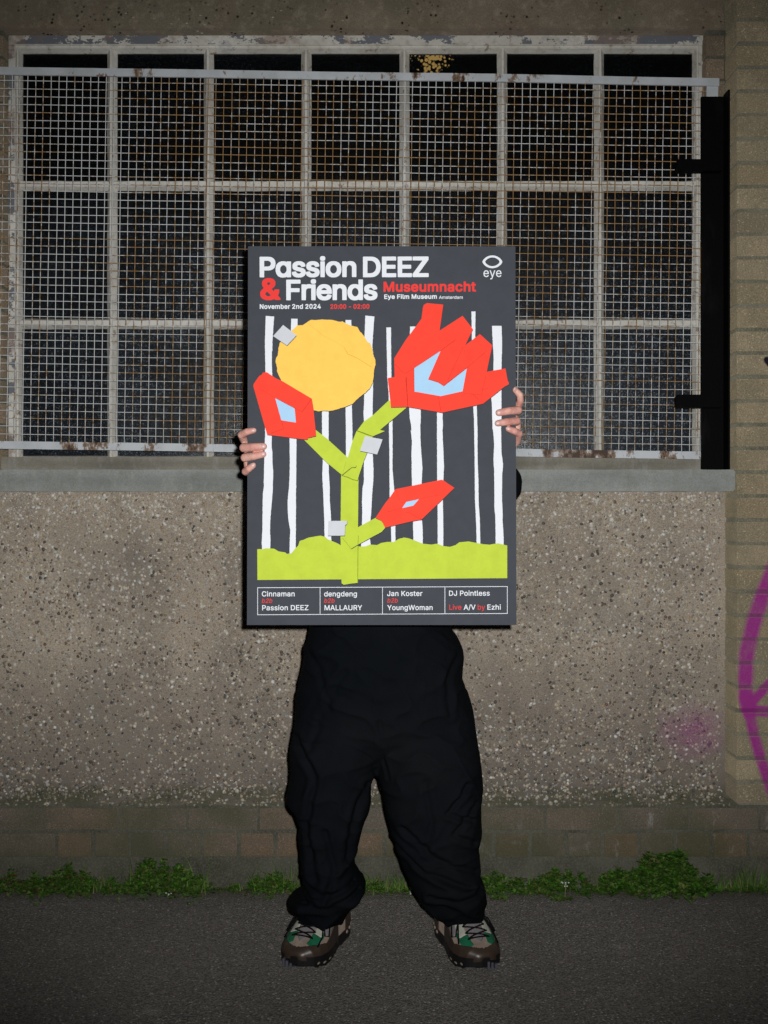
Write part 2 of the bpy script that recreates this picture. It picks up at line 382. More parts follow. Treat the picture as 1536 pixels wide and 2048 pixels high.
# ------------------------------------------------------------------ bricks
def brick_mesh(w, d, h, k):
    """a brick with worn front arrises, centred in x and z, front at y=0"""
    rnd = random.Random(k); j = lambda a: rnd.uniform(-a, a)
    c = .0035; v = []; jj = [(j(.0016), j(.0014)) for _ in range(8)]
    for i, (sx, sz) in enumerate(((-1, -1), (1, -1), (1, 1), (-1, 1))):
        a, b = jj[i]; v.append((sx*w/2+a, d, sz*h/2+b))
    for i, (sx, sz) in enumerate(((-1, -1), (1, -1), (1, 1), (-1, 1))):
        a, b = jj[i]; v.append((sx*w/2+a, c, sz*h/2+b))
    for i, (sx, sz) in enumerate(((-1, -1), (1, -1), (1, 1), (-1, 1))):
        a, b = jj[4+i]; v.append((sx*(w/2-c)+a, j(.0008), sz*(h/2-c)+b))
    f = [(3, 2, 1, 0)]
    for o in (0, 4): f += [(o+i, o+(i+1) % 4, o+4+(i+1) % 4, o+4+i) for i in range(4)]
    f.append((8, 9, 10, 11)); return pyd('brick', v, f)
BR = {}
def brick(parent, x0, x1, z0, z1, y, d, mat, label=None):
    w, h = round(x1-x0, 3), round(z1-z0, 4); k = random.randrange(4); key = (w, h, d, k, mat.name)
    if key not in BR: BR[key] = brick_mesh(w, d, h, hash((round(w*1e3), k)) % 9999); BR[key].materials.append(mat)
    o = bpy.data.objects.new('brick', BR[key]); COL.objects.link(o); o.parent = parent
    o.matrix_parent_inverse = wm(parent).inverted()
    o.location = ((x0+x1)/2, y+random.uniform(-.0015, .001), (z0+z1)/2); o.rotation_euler = (0, random.uniform(-.004, .004), random.uniform(-.004, .004))
    if label: o['label'] = label
    return o
XW, PY, LEDGE = 1.10, -.115, .249            # where the pier starts, its face, the plinth's top
pier = empty('brick_pier', (1.55, PY, LEDGE), 'yellow brick pier with magenta spray paint on the right edge of the facade', 'brick pier')
g = MB(); g.box(XW+.006, 2.0, PY+.006, .25, LEDGE, 3.42); g.obj('mortar', M['mortar'], pier)
PITCH = .0743; z = LEDGE+.004; i = 0
while z < 3.38:
    x = XW
    while x < 1.98:
        w = .215 if (x > XW or i % 2 == 0) else .1025
        if x+w > 2.0: w = 2.0-x
        if w > .04: brick(pier, x, x+w, z, z+PITCH-.0125, PY, .114 if x == XW else .05, M['brick'])
        x += w+.010
    z += PITCH; i += 1
jamb = empty('brick_jamb', (1.07, 0, 1.30), 'narrow brick reveal squeezed between the window frame and the yellow pier', 'brick jamb')
g = MB(); g.box(1.043, XW+.004, .008, .25, 1.297, 2.72); g.obj('mortar', M['plinth_mortar'], jamb)
z = 1.30
while z < 2.70: brick(jamb, 1.041, XW-.001, z, min(z+PITCH-.0105, 2.718), .001, .05, M['brick_side']); z += PITCH
side = empty('brick_side_wall', (-1.8, 0, 1.30), 'dim brick wall strip at the far left beside the window frame', 'brick wall')
g = MB(); g.box(-2.6, -1.232, .008, .25, 1.297, 2.72); g.obj('mortar', M['plinth_mortar'], side)
z = 1.30; i = 0
while z < 2.70:
    x = -1.23
    while x > -2.58:
        w = .215 if (x < -1.23 or i % 2 == 0) else .1025
        w = min(w, x+2.6)
        if w > .04: brick(side, x-w, x, z, min(z+PITCH-.0105, 2.718), .001, .05, M['brick_side'])
        x -= w+.010
    z += PITCH; i += 1
plinth = empty('brick_plinth', (0, PY, 0), 'low mossy brick plinth under the pebble dashed panel', 'brick plinth')
g = MB(); g.box(-2.6, 2.0, PY+.007, .25, 0, LEDGE-.002); g.obj('mortar', M['plinth_mortar'], plinth)
xs1 = [at(p, 0, PY).x for p in (-58, 88, 235, 375, 517, 660, 805, 945, 1090, 1236, 1380, 1520)]
xs1 = [xs1[0]-.2265*k for k in range(5, 0, -1)]+xs1+[xs1[-1]+.2265*k for k in (1, 2, 3, 4)]
for a, b in zip(xs1, xs1[1:]):
    if b < 2.0: brick(plinth, a+.005, b-.005, .172, .239, PY, .05, M['plinth'])
x = -2.6; k = 0
while x < 1.95:
    w = .1025 if (x > -.55 or k % 3) else .215
    if -.9 < x < -.55: w = .1025
    if x+w < 2.0: brick(plinth, x+.001, x+w, .088, .160, PY, .05, M['plinth'])
    x += w+.011; k += 1
# mortar fillet where the plinth meets the ground
g = MB(); n = 90; vv = []; rn = random.Random(3)
for q in range(n+1):
    X = -2.6+4.6*q/n
    vv += [(X, PY+.006, .078+.012*noise.noise((X*6, 1, 0))), (X, PY-.006+.004*noise.noise((X*9, 2, 0)), .055+.012*noise.noise((X*7, 5, 0))), (X, PY-.035+.012*noise.noise((X*8, 9, 0)), -.004)]
g.add(vv, [(3*q+a, 3*q+3+a, 3*q+4+a, 3*q+1+a) for q in range(n) for a in (0, 1)])
g.obj('mortar_fillet', M['plinth_mortar'], plinth, smooth=True)

# ------------------------------------------------------------------ pebble dashed panel
panel = empty('pebble_dash_panel', (0, 0, LEDGE), 'long grey beige wall panel studded with small pebbles below the sill', 'wall panel')
SILL_B, SILL_T = 1.2286, 1.2958
nx, nz = 420, 96; X0, X1 = -2.6, XW+.004
ledge_y = lambda X, t: PY*(1-t)+0*t
vv = []; prof = [(PY+.004, LEDGE-.001), (PY+.03, LEDGE+.002), (-.05, LEDGE+.003), (-.008, LEDGE+.005), (0, LEDGE+.012)]
prof += [(0, LEDGE+.03+(SILL_B+.01-LEDGE-.03)*q/nz) for q in range(1, nz+1)]
for q in range(nx+1):
    X = X0+(X1-X0)*q/nx
    for y, zz in prof:
        dn = noise.noise((X*9, zz*9, 3))*.004+noise.noise((X*34, zz*34, 5))*.0018
        vv.append((X, y-dn*(1 if zz < SILL_B else 0), zz+(dn*.6 if zz < LEDGE+.02 else 0)))
m_ = len(prof)
me = pyd('render_coat', vv, [(q*m_+a, q*m_+m_+a, q*m_+m_+a+1, q*m_+a+1) for q in range(nx) for a in range(m_-1)], True)
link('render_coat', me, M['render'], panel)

def pebbles():
    """low stone domes pressed into the render, one mesh, a tint for each stone"""
    dens = 17500; W, H = (X1-.02)-X0, SILL_B-LEDGE-.005; N = int(dens*W*H)
    x = X0+RNG.random(N)*W; zz = LEDGE+.004+RNG.random(N)*H
    # uneven strewing
    keep = np.array([.66+.55*noise.noise((a*4, b*4, 1))+.28*noise.noise((a*13, b*13, 8))+(.28 if b > SILL_B-.09 else 0)+(.2 if b < LEDGE+.09 else 0) > r for a, b, r in zip(x, zz, RNG.random(N))])
    x, zz = x[keep], zz[keep]; N = len(x)
    size = .0019+.0044*RNG.random(N)**1.7; ar = .55+.45*RNG.random(N); ang = RNG.random(N)*math.pi
    zz = np.concatenate([zz, LEDGE-.001+.03*RNG.random(2600)**1.6]); x = np.concatenate([x, X0+RNG.random(2600)*W]); N = len(x)
    size = (.0021+.0050*RNG.random(N)**1.9); ar = .55+.45*RNG.random(N); ang = RNG.random(N)*math.pi
    k = 7; th = np.arange(k)*2*math.pi/k
    rr = 1+.28*(RNG.random((N, k))-.5)
    V = np.zeros((N, 2*k+1, 3))
    for ring, (s, h) in enumerate(((1.0, -.0006), (.72, .62))):
        u = np.cos(th)[None]*rr*size[:, None]*s; v = np.sin(th)[None]*rr*(size*ar)[:, None]*s
        V[:, ring*k:(ring+1)*k, 0] = x[:, None]+u*np.cos(ang)[:, None]-v*np.sin(ang)[:, None]
        V[:, ring*k:(ring+1)*k, 2] = zz[:, None]+u*np.sin(ang)[:, None]+v*np.cos(ang)[:, None]
        V[:, ring*k:(ring+1)*k, 1] = -(h*size*.5)[:, None] if ring else .0012
    V[:, 2*k] = np.stack([x, -size*.42, zz], 1)
    base = np.array([noise.noise((a*9, b*9, 3))*.004 for a, b in zip(x, zz)])
    V[:, :, 1] += (np.interp(zz, [LEDGE-.001, LEDGE+.002, LEDGE+.006, LEDGE+.014, LEDGE+.03], [PY+.004, PY+.03, -.05, -.015, 0])-base-.0004)[:, None]
    idx = []
    for a in range(k):
        b = (a+1) % k; idx += [(a, b, k+b), (a, k+b, k+a), (k+a, k+b, 2*k)]
    idx = np.array(idx); Fc = (idx[None]+(np.arange(N)*(2*k+1))[:, None, None]).reshape(-1, 3)
    me = bpy.data.meshes.new('pebble'); me.vertices.add(N*(2*k+1)); me.vertices.foreach_set('co', V.reshape(-1).astype(np.float32))
    me.loops.add(len(Fc)*3); me.loops.foreach_set('vertex_index', Fc.reshape(-1).astype(np.int32))
    me.polygons.add(len(Fc)); me.polygons.foreach_set('loop_start', (np.arange(len(Fc))*3).astype(np.int32))
    me.update(calc_edges=True); me.polygons.foreach_set('use_smooth', [True]*len(Fc))
    pal = np.array([(.60, .58, .51), (.74, .73, .70), (.52, .45, .34), (.36, .35, .33), (.30, .24, .17), (.22, .20, .18), (.035, .035, .04), (.12, .065, .04), (.05, .045, .045), (.40, .27, .17)])
    pr = np.array([.11, .045, .22, .17, .15, .10, .10, .055, .045, .02]); pr /= pr.sum()
    c = pal[RNG.choice(len(pal), N, p=pr)]*(.75+.5*RNG.random((N, 1)))
    up = RNG.random(N) < np.interp(zz, [.55, 1.0, 1.2], [0, .35, .8]); w_ = RNG.choice(5, N, p=[.34, .22, .24, .10, .10]); c[up] = pal[w_][up]*(.75+.45*RNG.random((N, 1)))[up]
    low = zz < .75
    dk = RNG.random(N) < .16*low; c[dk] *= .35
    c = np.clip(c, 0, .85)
    at_ = me.attributes.new('tint', 'FLOAT_COLOR', 'POINT'); cc = np.ones((N, 2*k+1, 4)); cc[:, :, :3] = c[:, None]
    at_.data.foreach_set('color', cc.reshape(-1).astype(np.float32))
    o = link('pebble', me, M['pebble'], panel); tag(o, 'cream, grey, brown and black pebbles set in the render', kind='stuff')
pebbles()

# ------------------------------------------------------------------ sill and lintel
def rough_block(name, x0, x1, y0, y1, z0, z1, mat, label, cat, amp=.002, parent=None):
    bm = bmesh.new(); bmesh.ops.create_cube(bm, size=1)
    bmesh.ops.scale(bm, vec=(x1-x0, y1-y0, z1-z0), verts=bm.verts); bmesh.ops.translate(bm, vec=((x0+x1)/2, (y0+y1)/2, (z0+z1)/2), verts=bm.verts)
    bmesh.ops.bevel(bm, geom=list(bm.edges), offset=.004, segments=2, affect='EDGES')
    lng = [e for e in bm.edges if abs((e.verts[0].co-e.verts[1].co).x) > .5]
    bmesh.ops.subdivide_edges(bm, edges=lng, cuts=140, use_grid_fill=True)
    for v in bm.verts:
        c = v.co; v.co = c+Vector((0, noise.noise((c.x*14, c.z*20, 2))*amp, noise.noise((c.x*11, c.y*20, 7))*amp))
    me = bpy.data.meshes.new(name); bm.to_mesh(me); bm.free()
    me.polygons.foreach_set('use_smooth', [True]*len(me.polygons))
    o = link(name, me, mat, parent)
    return tag(o, label, cat)
rough_block('window_sill', -2.6, XW-.001, -.105, .05, SILL_B, SILL_T, M['sill'], 'long weathered grey concrete sill running under the barred window', 'window sill')
rough_block('concrete_lintel', -2.6, XW-.004, .0, .25, 2.722, 3.42, M['concrete'], 'rough brown concrete lintel with pitted lower edge above the window', 'lintel', .004)

# ------------------------------------------------------------------ window
WY = .05
win = empty('factory_window', (at(716, 0, WY).x, WY, 1.30), 'wide old window of twenty one dark panes in peeling off white frame', 'window')
def px_box(x0, x1, y0, y1, Y, d): a, b = at(x0, y1, Y), at(x1, y0, Y); return (a.x, b.x, Y, Y+d, a.z, b.z)
for (x0, x1, y0, y1, Y) in ((17, 1415, 71, 90, .046), (17, 31, 90.5, 925, .047), (1397, 1415, 90.5, 925, .047)):
    MB().box(*px_box(x0, x1, y0, y1, Y, .06)).obj('frame', M['paint'], win)
def bar(p0, p1, w, name, y0=.054, slope=.020, front=.20):
    """glazing bar: a putty-sloped trapezoid between two points of the window plane"""
    a, b = Vector(p0), Vector(p1); t = (b-a).normalized(); s = Vector((t.z, 0, -t.x)); K = 26; v = []
    for k in range(K+1):
        c = a.lerp(b, k/K); j = lambda q: noise.noise((c.x*22, q*5, c.z*22))*.0022
        for q, (u, y) in enumerate(((-.5, y0+slope+.012), (-.5, y0+slope), (-front/2, y0), (front/2, y0), (.5, y0+slope), (.5, y0+slope+.012))):
            p = c+s*(u*w+j(q)); v.append((p.x, y+j(q+9)*.4, p.z))
    f = [(6*k+i, 6*k+i+1, 6*k+7+i, 6*k+6+i) for k in range(K) for i in range(5)]
    MB().add(v, f).obj(name, M['paint'], win)
MX = (222, 416, 612, 809, 1005.5, 1200); TY = (368, 646)
for x in MX: bar(at(x, 92, .056), at(x, 918, .056), .033, 'mullion', y0=.0535)
for y in TY:
    xs = (36,)+MX+(1397,)
    for a, b in zip(xs, xs[1:]): bar(at(a+4, y, .056), at(b-4, y, .056), .034, 'transom', y0=.0555, front=.5)
bar(at(36, 92, .056), at(36, 918, .056), .020, 'stile', .0515, front=.3); bar(at(1394, 92, .056), at(1394, 918, .056), .022, 'stile', .0515, front=.3)
bar(at(28, 95, .056), at(1402, 95, .056), .026, 'top_rail', .052, front=.4); bar(at(28, 918, .056), at(1402, 918, .056), .022, 'bottom_rail', .052, front=.4)
cols = (36,)+MX+(1394,); rows = (95,)+TY+(918,)
for a, b in zip(cols, cols[1:]):
    for c, d in zip(rows, rows[1:]):
        p, q = at(a, d, .076), at(b, c, .076)
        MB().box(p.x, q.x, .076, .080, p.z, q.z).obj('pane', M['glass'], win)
rough_block('sub_sill', -1.232, 1.042, -.012, .12, SILL_T+.002, at(0, 914, .0).z, M['subsill'], None, None, parent=win)
# room behind the glass
g = MB(); g.box(-1.9, 1.9, .26, 3.2, 0.4, 3.3); g.box(-1.22, 1.036, .2505, .2595, 1.31, 2.715)
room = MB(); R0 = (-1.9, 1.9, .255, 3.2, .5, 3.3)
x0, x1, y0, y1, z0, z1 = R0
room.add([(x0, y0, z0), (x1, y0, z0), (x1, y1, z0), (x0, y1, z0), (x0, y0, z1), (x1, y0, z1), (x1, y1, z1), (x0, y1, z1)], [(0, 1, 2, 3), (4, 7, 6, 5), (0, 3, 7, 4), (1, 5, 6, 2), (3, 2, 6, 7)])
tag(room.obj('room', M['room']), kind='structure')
lp = at(863, 121, .135)
lamp = empty('wall_lamp', lp, 'small yellow lamp glowing in spots behind the top row of glass', 'lamp')
MB().ball((0, 0, 0), .076, .02, .042, 32).obj('bulb', M['lamp'], None).parent = lamp
MB().tube([(lp.x, lp.y+.012, lp.z), (lp.x, lp.y+.012, 2.721)], .004).obj('stem', M['black'], lamp)

# ------------------------------------------------------------------ mesh guard
GY = -.045; gx, gz = at(712, 900.5, GY).x, at(712, 900.5, GY).z
guard = empty('mesh_guard', (gx, GY, gz), 'tilted rusty wire mesh guard in a pale flat bar frame over the window', 'window guard')
guard.rotation_euler = (0, math.radians(.90), 0)
GW0, GW1, GH = at(-75, 0, GY).x-gx, at(1404, 0, GY).x-gx, at(0, 154, GY).z-gz
def gpart(b, name, mat, smooth=False):
    o = link(name, b.mesh(name, smooth), mat); o.parent = guard; return o
def bent_bar(x0, x1, zc, h, y, d, seed):
    b = MB(); K = 60; v = []
    for k in range(K+1):
        X = x0+(x1-x0)*k/K; dz = noise.noise((X*1.4, seed, 0))*.003
        for sy, sz in ((0, -1), (0, 1), (1, 1), (1, -1)): v.append((X, y+sy*d, zc+dz+sz*h/2+noise.noise((X*30, seed, sz))*.0006))
    f = [(4*k+i, 4*k+4+i, 4*k+4+(i+1) % 4, 4*k+(i+1) % 4) for k in range(K) for i in range(4)]+[(0, 1, 2, 3), (4*K+3, 4*K+2, 4*K+1, 4*K)]
    return b.add(v, f)
gpart(bent_bar(GW0, GW1+.034, GH, .0245, -.008, .006, 1), 'rail', M['guard']); gpart(bent_bar(GW0, GW1, 0, .0245, -.008, .006, 7), 'rail', M['guard'])
gpart(MB().box(GW1-.004, GW1+.033, -.0015, .004, GH-.055, GH-.0125), 'corner_plate', M['guard'])
gpart(MB().box(GW1-.006, GW1+.000, -.002, .004, .0125, GH-.056), 'stile', M['guard'])
gpart(MB().box(GW0-.004, GW0+.02, -.0015, .004, .0125, GH-.0125), 'stile', M['guard'])
STEP = .025
def wire_mesh(L, k):
    pts = [(noise.noise((i*.3, k, 1))*.0011, noise.noise((i*.3, k, 5))*.0004, L*i/20) for i in range(21)]
    return MB().tube(pts, .0013, 5).mesh('wire', True)
vm = [wire_mesh(GH, k) for k in range(5)]; hm = [wire_mesh(GW1-GW0, k+9) for k in range(4)]
for m0 in vm+hm: m0.materials.append(M['wire'])
x = GW0+.014; k = 0
while x < GW1-.004:
    o = bpy.data.objects.new('wire', vm[k % 5]); COL.objects.link(o); o.parent = guard; o.location = (x+random.uniform(-.0006, .0006), .0012, 0); x += STEP; k += 1
z = .010; k = 0
while z < GH-.004:
    o = bpy.data.objects.new('wire', hm[k % 4]); COL.objects.link(o); o.parent = guard; o.location = (GW0, .004, z+random.uniform(-.0006, .0006)); o.rotation_euler = (0, math.radians(90), 0); z += STEP; k += 1

# ------------------------------------------------------------------ black steel channel beside the window
a = at(1403, 0, -.068); zt, zb = at(0, 193, -.068).z, SILL_T+.0005; xr = at(1447, 0, -.068).x
post = empty('steel_channel', (a.x, -.068, zb), 'black painted steel angle bar standing between window guard and brick pier', 'steel post')
MB().box(a.x, xr+.006, -.068, -.060, zb, zt).obj('flange', M['black'], post)
MB().box(xr, xr+.006, -.113, -.0685, zb, zt+.004).obj('flange', M['black'], post)
for y0, y1 in ((318, 341), (789, 815)):
    p, q = at(1357, y1, -.098), at(1444, y0, -.098)
    MB().box(p.x, q.x, -.098, -.0685, p.z, q.z).box(p.x, p.x+.028, -.0680, -.052, p.z+.004, q.z-.004).obj('bracket', M['black'], post)

# ------------------------------------------------------------------ poster
PA, PB = -.99, -1.01                           # depth of the poster's face at its top and bottom edge
TOPZ = at(0, 492.5, PA).z; BOTZ = at(0, 1250, PB).z
pc = Vector((at(763.5, 0, -1.0).x, -1.0, (TOPZ+BOTZ)/2))
tilt = math.atan2(PA-PB, TOPZ-BOTZ)
poster = empty('poster', pc, 'large dark slate event poster with collage flowers held up by the person', 'poster')
poster.rotation_euler = (-tilt, 0, 0)
PMI = wm(poster).inverted(); CAML = PMI @ cam.location
def PP(px, py):
    """photo pixel -> (x, z) on the poster's own face"""
    q = PMI @ at(px, py, -1.0); d = q-CAML; t = -CAML.y/d.y; r = CAML+d*t; return (r.x, r.z)
def layer(k): return -.0004*k
def ppart(name, me, mat, label=None):
    me.materials.append(mat); o = bpy.data.objects.new(name, me); COL.objects.link(o); o.parent = poster
    if label: o['label'] = label
    return o
HW = .3048; HH = (TOPZ-BOTZ)/2/math.cos(tilt)
bm = bmesh.new(); bmesh.ops.create_cube(bm, size=1); bmesh.ops.scale(bm, vec=(HW*2, .005, HH*2), verts=bm.verts)
bmesh.ops.translate(bm, vec=(0, .0032, 0), verts=bm.verts); bmesh.ops.bevel(bm, geom=list(bm.edges), offset=.0004, segments=1, affect='EDGES')
me = bpy.data.meshes.new('board'); bm.to_mesh(me); bm.free(); ppart('board', me, M['foam'])
bm = bmesh.new(); vs_ = [bm.verts.new((x*HW, 0, z*HH)) for x, z in ((-1, -1), (1, -1), (1, 1), (-1, 1))]; bm.faces.new(vs_)
me = bpy.data.meshes.new('printed_sheet'); bm.to_mesh(me); bm.free(); ppart('printed_sheet', me, M['board'])

ORG = {0: (0, 0), 1: (490, 485), 2: (760, 485), 3: (490, 680), 4: (760, 680), 5: (490, 860), 6: (760, 860), 7: (490, 1060), 8: (760, 1060)}
def C(*runs):
    """points read off enlarged tiles of the photograph: (tile, [x, y, x, y...])"""
    out = []
    for t, l in runs:
        ox, oy = ORG[t]; s = 1 if t == 0 else 5.486
        out += [(ox+l[i]/s, oy+l[i+1]/s) for i in range(0, len(l), 2)]
    return out
def fill(loops, k):
    """flat filled outline (holes allowed) of photo pixels on the poster, k layers up"""
    cu = bpy.data.curves.new('f', 'CURVE'); cu.dimensions = '2D'; cu.fill_mode = 'BOTH'
    for l in loops:
        sp = cu.splines.new('POLY'); sp.points.add(len(l)-1); sp.use_cyclic_u = True
        for q, p in zip(sp.points, l): q.co = (p[0], p[1], 0, 1)
    o = bpy.data.objects.new('f', cu); COL.objects.link(o)
    dg = bpy.context.evaluated_depsgraph_get(); me = bpy.data.meshes.new_from_object(o.evaluated_get(dg)); bpy.data.objects.remove(o)
    for v in me.vertices: v.co = Vector((v.co.x, layer(k), v.co.y))
    me.update()
    if len(me.polygons) and sum(p.normal.y for p in me.polygons) > 0: me.flip_normals()
    return me
def torn(pts, amp=.5, step=3, seed=0):
    """outline with a torn-paper wobble, in photo pixels"""
    out = []; n = len(pts)
    for i in range(n):
        a, b = Vector(pts[i]), Vector(pts[(i+1) % n]); L = (b-a).length; m = max(1, int(L/step))
        t = Vector((-(b-a).y, (b-a).x))/(L+1e-6)
        for q in range(m):
            p = a.lerp(b, q/m); out.append(tuple(p+t*amp*noise.noise((p.x*.45, p.y*.45, seed))))
    return out
def shape(name, pts, mat, k, holes=(), tear=0, label=None):
    if name in ('printed_flower', 'printed_stem', 'printed_tape', 'printed_patch', 'printed_sun') and mat != 'shade':
        shape('printed_shadow', [(x+.5, y+1.3) for x, y in pts], 'shade', k-.5)
    pts = torn(pts, tear, 3, k) if tear else pts
    return ppart(name, fill([[PP(*p) for p in pts]]+[[PP(*p) for p in h] for h in holes], k), M[mat], label)
def line(pts, mat, k, w=.9, name='crease'):
    pts = [Vector(p) for p in pts]; L, R = [], []
    for i, p in enumerate(pts):
        d = (pts[min(i+1, len(pts)-1)]-pts[max(i-1, 0)]).normalized(); nn = Vector((-d.y, d.x))
        L.append(tuple(p+nn*w/2)); R.append(tuple(p-nn*w/2))
    return shape(name, L+R[::-1], mat, k)

TR = [
 ([(1, [228,805,218,1097]), (3, [218,0,222,200,225,400]), (5, [220,60,215,200,208,500,205,640,195,700,193,900,191,1097]), (7, [183,140,187,215])],
  [(1, [320,812,300,1097]), (3, [302,110,294,130,295,260,300,400]), (5, [295,60,292,180,300,230,302,380,310,460,305,640,295,800,285,900,277,1000]), (7, [275,40,280,90,277,215])]),
 ([(1, [508,835,502,1000]), (5, [488,90,492,320,490,500,482,640,468,770,470,900,478,1000,497,1097]), (7, [495,30,490,120,488,270])],
  [(1, [577,838,573,1000]), (5, [565,100,563,400,560,700,558,1097]), (7, [556,240])]),
 ([(3, [845,740]), (5, [845,0,845,200,855,300,848,500,855,640,862,800,870,1000]), (7, [873,80,880,140])],
  [(3, [918,740]), (5, [917,0,917,330,920,460,930,640,930,770,943,930,945,1097]), (7, [947,160])]),
 ([(1, [1103,850,1103,1000]), (3, [1103,735]), (5, [1107,0,1107,300])], [(1, [1166,850,1170,1000]), (3, [1173,735,1180,1000]), (5, [1178,50,1180,100,1170,300])]),
 ([(1, [1320,803,1312,1030]), (3, [1310,560,1305,720,1300,800,1305,890]), (5, [1320,250,1305,330,1303,400,1305,560,1290,640,1283,780,1287,900,1283,1035]), (7, [1272,210])],
  [(1, [1419,812,1400,1097]), (3, [1398,80,1410,170,1405,490,1400,780]), (5, [1398,200,1410,430,1408,560,1395,700,1387,880,1377,985]), (7, [1370,90,1383,200])]),
 ([(2, [71,932]), (4, [72,0,80,400,95,600,98,900,100,1097]), (6, [103,250,105,700,120,1060]), (8, [125,150])],
  [(2, [121,932]), (4, [121,0,125,400,130,600,137,890,138,1097]), (6, [138,230,137,430,150,580,155,640,168,1050]), (8, [170,150])]),
 ([(2, [330,922]), (4, [310,400,320,750,325,850,340,930,345,1000]), (6, [337,0,350,120,345,270,347,400,350,600,365,1000,362,1060]), (8, [368,130])],
  [(2, [390,922]), (4, [440,400,447,770,447,880,442,950]), (6, [443,0,445,130,460,330,465,420,457,580,460,990,468,1080]), (8, [470,170])]),
 ([(4, [625,780,625,1000]), (6, [627,545,632,820]), (8, [633,170])], [(4, [685,780,690,950]), (6, [685,0,695,220,702,390,695,545,690,770,695,1097]), (8, [693,195])]),
 ([(2, [1003,757,1008,1060]), (4, [1015,400,1022,725,1030,850]), (6, [1033,0,1038,300,1040,600,1042,780,1052,950,1057,1097]), (8, [1060,165])],
  [(2, [1047,757,1045,1020]), (4, [1050,400,1062,720,1065,850]), (6, [1070,0,1070,300,1080,560,1082,800,1095,970,1098,1097]), (8, [1102,170])]),
 ([(2, [1228,915,1237,1097]), (4, [1247,200,1243,340,1230,500,1222,640,1228,740,1235,980]), (6, [1240,0,1252,150,1245,330,1252,450,1255,640,1255,850,1265,950,1268,1097]), (8, [1268,165])],
  [(2, [1333,915,1340,1097]), (4, [1335,200,1333,310,1333,540,1332,700,1333,900]), (6, [1328,0,1333,250,1350,370,1340,500,1338,750,1345,900,1345,1000,1352,1097]), (8, [1355,80,1356,175])]),
]
for L, R in TR: shape('printed_trunk', C(*L)+C(*R)[::-1], 'white', 1, tear=.5)
shape('printed_sun', C((1, [515,965,575,910,630,908,720,850,780,852,845,845,960,850,1030,868,1070,865,1110,890,1160,912,1200,920,1230,925,1255,970,1290,1005,1320,1050,1350,1097]),
  (3, [1370,30,1398,100,1405,160,1430,220,1432,270,1415,330,1412,400,1400,470,1370,530,1320,580,1240,640,1180,700,1110,730,1000,765,930,778,860,775,810,783,750,770,700,640,400,450,350,340,352,310,335,235,340,200,360,170,370,80,385,25]),
  (1, [400,1090,500,990])), 'yellow', 2, tear=.7)
line(C((1, [690,890,780,960,870,1030]), (3, [960,0,1085,80])), 'ycrease', 3, .35)
line(C((3, [1085,80,1130,155,1250,210,1390,300])), 'ycrease', 3, .8)
shape('printed_ground', C((7, [135,215,150,208,190,212,230,200,320,205,370,235,440,245,460,262,510,255,550,205,585,170,600,120,650,105,690,85,760,72,830,62,880,75,905,100,1000,140,1040,160,1060,175,1245,180,1320,180,1370,160,1450,165,1500,140]),
  (8, [0,145,80,130,150,132,200,100,260,82,310,90,370,110,470,150,560,160,630,150,690,175,765,185,830,165,870,135,970,125,1050,140,1130,155,1200,162,1290,145,1395,170,1395,528]), (7, [137,548])), 'green', 3, tear=.0)
# stems
shape('printed_stem', C((5, [1055,490,1250,490,1245,560,1240,1050]), (7, [1240,100,1235,580,1160,588,1085,600,1060,585,1048,60])), 'green', 4)
shape('printed_stem', C((5, [1225,10,1400,75,1340,250,1300,350,1250,500,1235,553,1180,540,1130,515,1060,495,1130,300,1180,120])), 'green', 5)
line(C((5, [1062,500,1130,520,1180,545,1235,556])), 'gcrease', 6, 1.6)
shape('printed_stem', C((4, [95,665,300,735,0,988]), (3, [1536,1000]), (5, [1405,68,1232,5]), (3, [1305,895,1400,830])), 'green', 6)
line(C((5, [1228,10,1320,45,1405,72])), 'gcrease', 7, 1.8)
shape('printed_stem', C((5, [645,105,690,60,775,0,790,10,905,100,1100,280,1190,350,1222,390,1215,410,1170,410,1065,495,900,360])), 'green', 7)
line(C((5, [1065,495,1170,412,1215,410,1222,390])), 'gcrease', 8, .9)
line(C((5, [1075,470,1110,350])), 'gcrease', 8, .4)
shape('printed_stem', C((7, [1070,85,1165,205,1240,160,1500,20]), (6, [60,1070,30,985,0,960]), (5, [1430,965,1230,1072]), (7, [1150,0])), 'green', 7)
line(C((7, [1070,88,1165,207,1240,160])), 'gcrease', 8, .4)
line(C((7, [1240,160,1245,60])), 'gcrease', 8, .9); line(C((7, [1240,170,1238,580])), 'gcrease', 8, 1.2)
# flowers
B1 = C((3, [332,637,545,750,560,908,400,882]))
shape('printed_flower', C((3, [195,362,240,355,345,425,405,450,733,645,750,740,775,990,780,1055,735,1065,690,1075,688,1093,635,1090,245,1040,92,505,100,480,155,400,190,378])), 'red', 8, [B1])
shape('printed_window', B1, 'blue', 8)
for l in ([733,645,628,790,545,750], [400,882,425,975,285,1028], [332,637,545,750], [330,635,160,535]): line(C((3, l)), 'crease', 9, .8 if l[0] != 330 else .35)
B2 = C((4, [372,312,665,120,528,432,640,468,698,508,952,310,905,565,665,618,375,567]))
shape('printed_flower', C((2, [480,688,515,668,640,680,693,685,653,970,905,808,1018,955]), (4, [935,60]), (2, [1095,1008]), (4, [1230,62,1170,350,1375,315,1400,455,1413,470,1410,490,1365,512,1130,700,680,798,305,735,160,720,160,405,155,205,280,5]), (2, [455,840,470,720])), 'red', 8, [B2])
shape('printed_window', B2, 'blue', 8)
shape('printed_patch', C((4, [120,740,105,600,85,430,90,418,160,408,270,412,290,520,303,735,200,738])), 'red', 9)
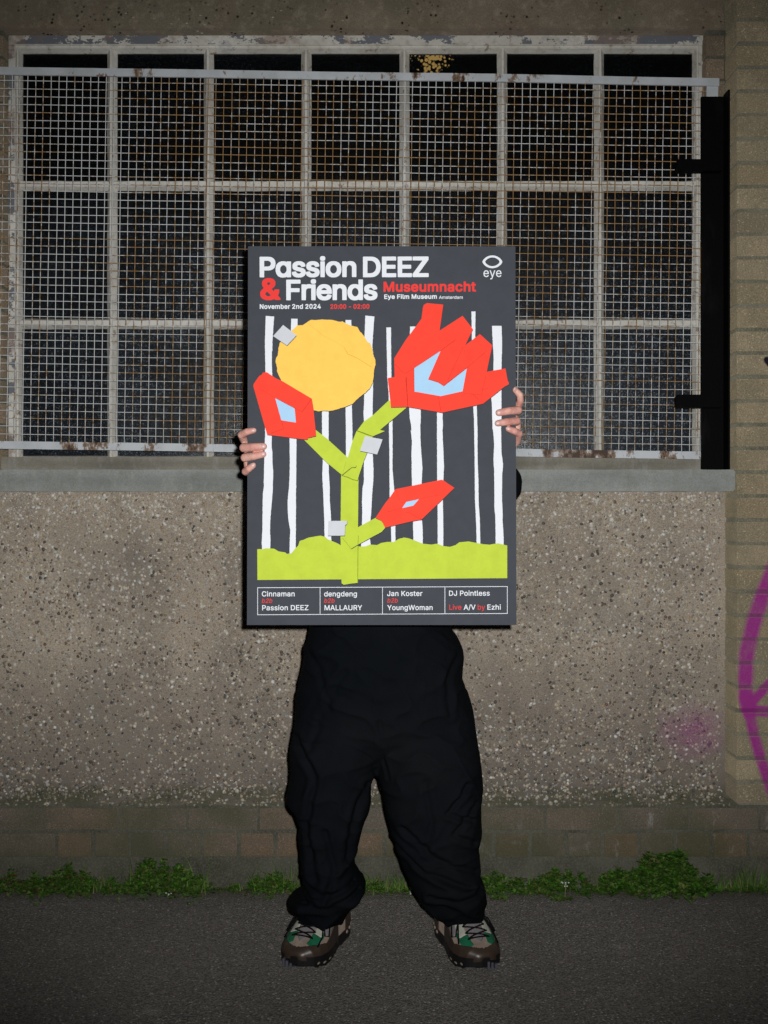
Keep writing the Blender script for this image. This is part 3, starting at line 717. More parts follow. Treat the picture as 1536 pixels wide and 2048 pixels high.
for l, w in (([372,312,270,375,165,270], .6), ([830,0,665,120,372,312], .7), ([910,80,745,440], .5), ([528,432,640,468,698,508,952,310], 1.2), ([1160,130,952,310], .5), ([905,570,925,590,1110,605,1160,400], .5),
             ([640,630,668,790], .6), ([286,410,292,520,305,735], 1.3), ([1075,655,1020,600], .5), ([1120,550,1190,530], .4), ([372,312,375,567], .9)): line(C((4, l)), 'crease', 10, w)
B3 = C((6, [290,788,430,757,365,830,243,857]))
shape('printed_flower', C((6, [170,650,100,750,60,800,-40,950,-50,965,10,990,30,1020,55,1070,350,1000,455,983,815,635,680,545])), 'red', 8, [B3])
shape('printed_window', B3, 'blue', 8)
for l in ([230,800,290,788,430,757,650,710], [243,857,80,900], [455,980,320,908,275,905], [170,650,215,770]): line(C((6, l)), 'crease', 9, .5)
# pieces of tape
shape('printed_tape', C((1, [420,908,567,1022,462,1133,310,1030])), 'tape', 9); shape('printed_tape', C((5, [1318,67,1510,105,1450,270,1262,230])), 'tape', 9)
shape('printed_tape', C((5, [917,997,1122,997,1118,1035,1100,1042]), (7, [1095,62,910,62])), 'tape', 9)
# frame of the line-up
def rule(x0, y0, x1, y1, w=1.2): return line([(x0, y0), (x1, y1)], 'white', 1, w, 'printed_rule')
X_ = (515.3, 640.2, 765, 889.8, 1014.6); yt = lambda x: 1175.4-(x-515)*.0048; yb = lambda x: 1229.5-(x-515)*.0052
rule(X_[0]-.6, yt(515), X_[4]+.6, yt(1015)); rule(X_[0]-.6, yb(515), X_[4]+.6, yb(1015))
for x in X_: rule(x, yt(x)+.6, x, yb(x)-.6, 1.1)
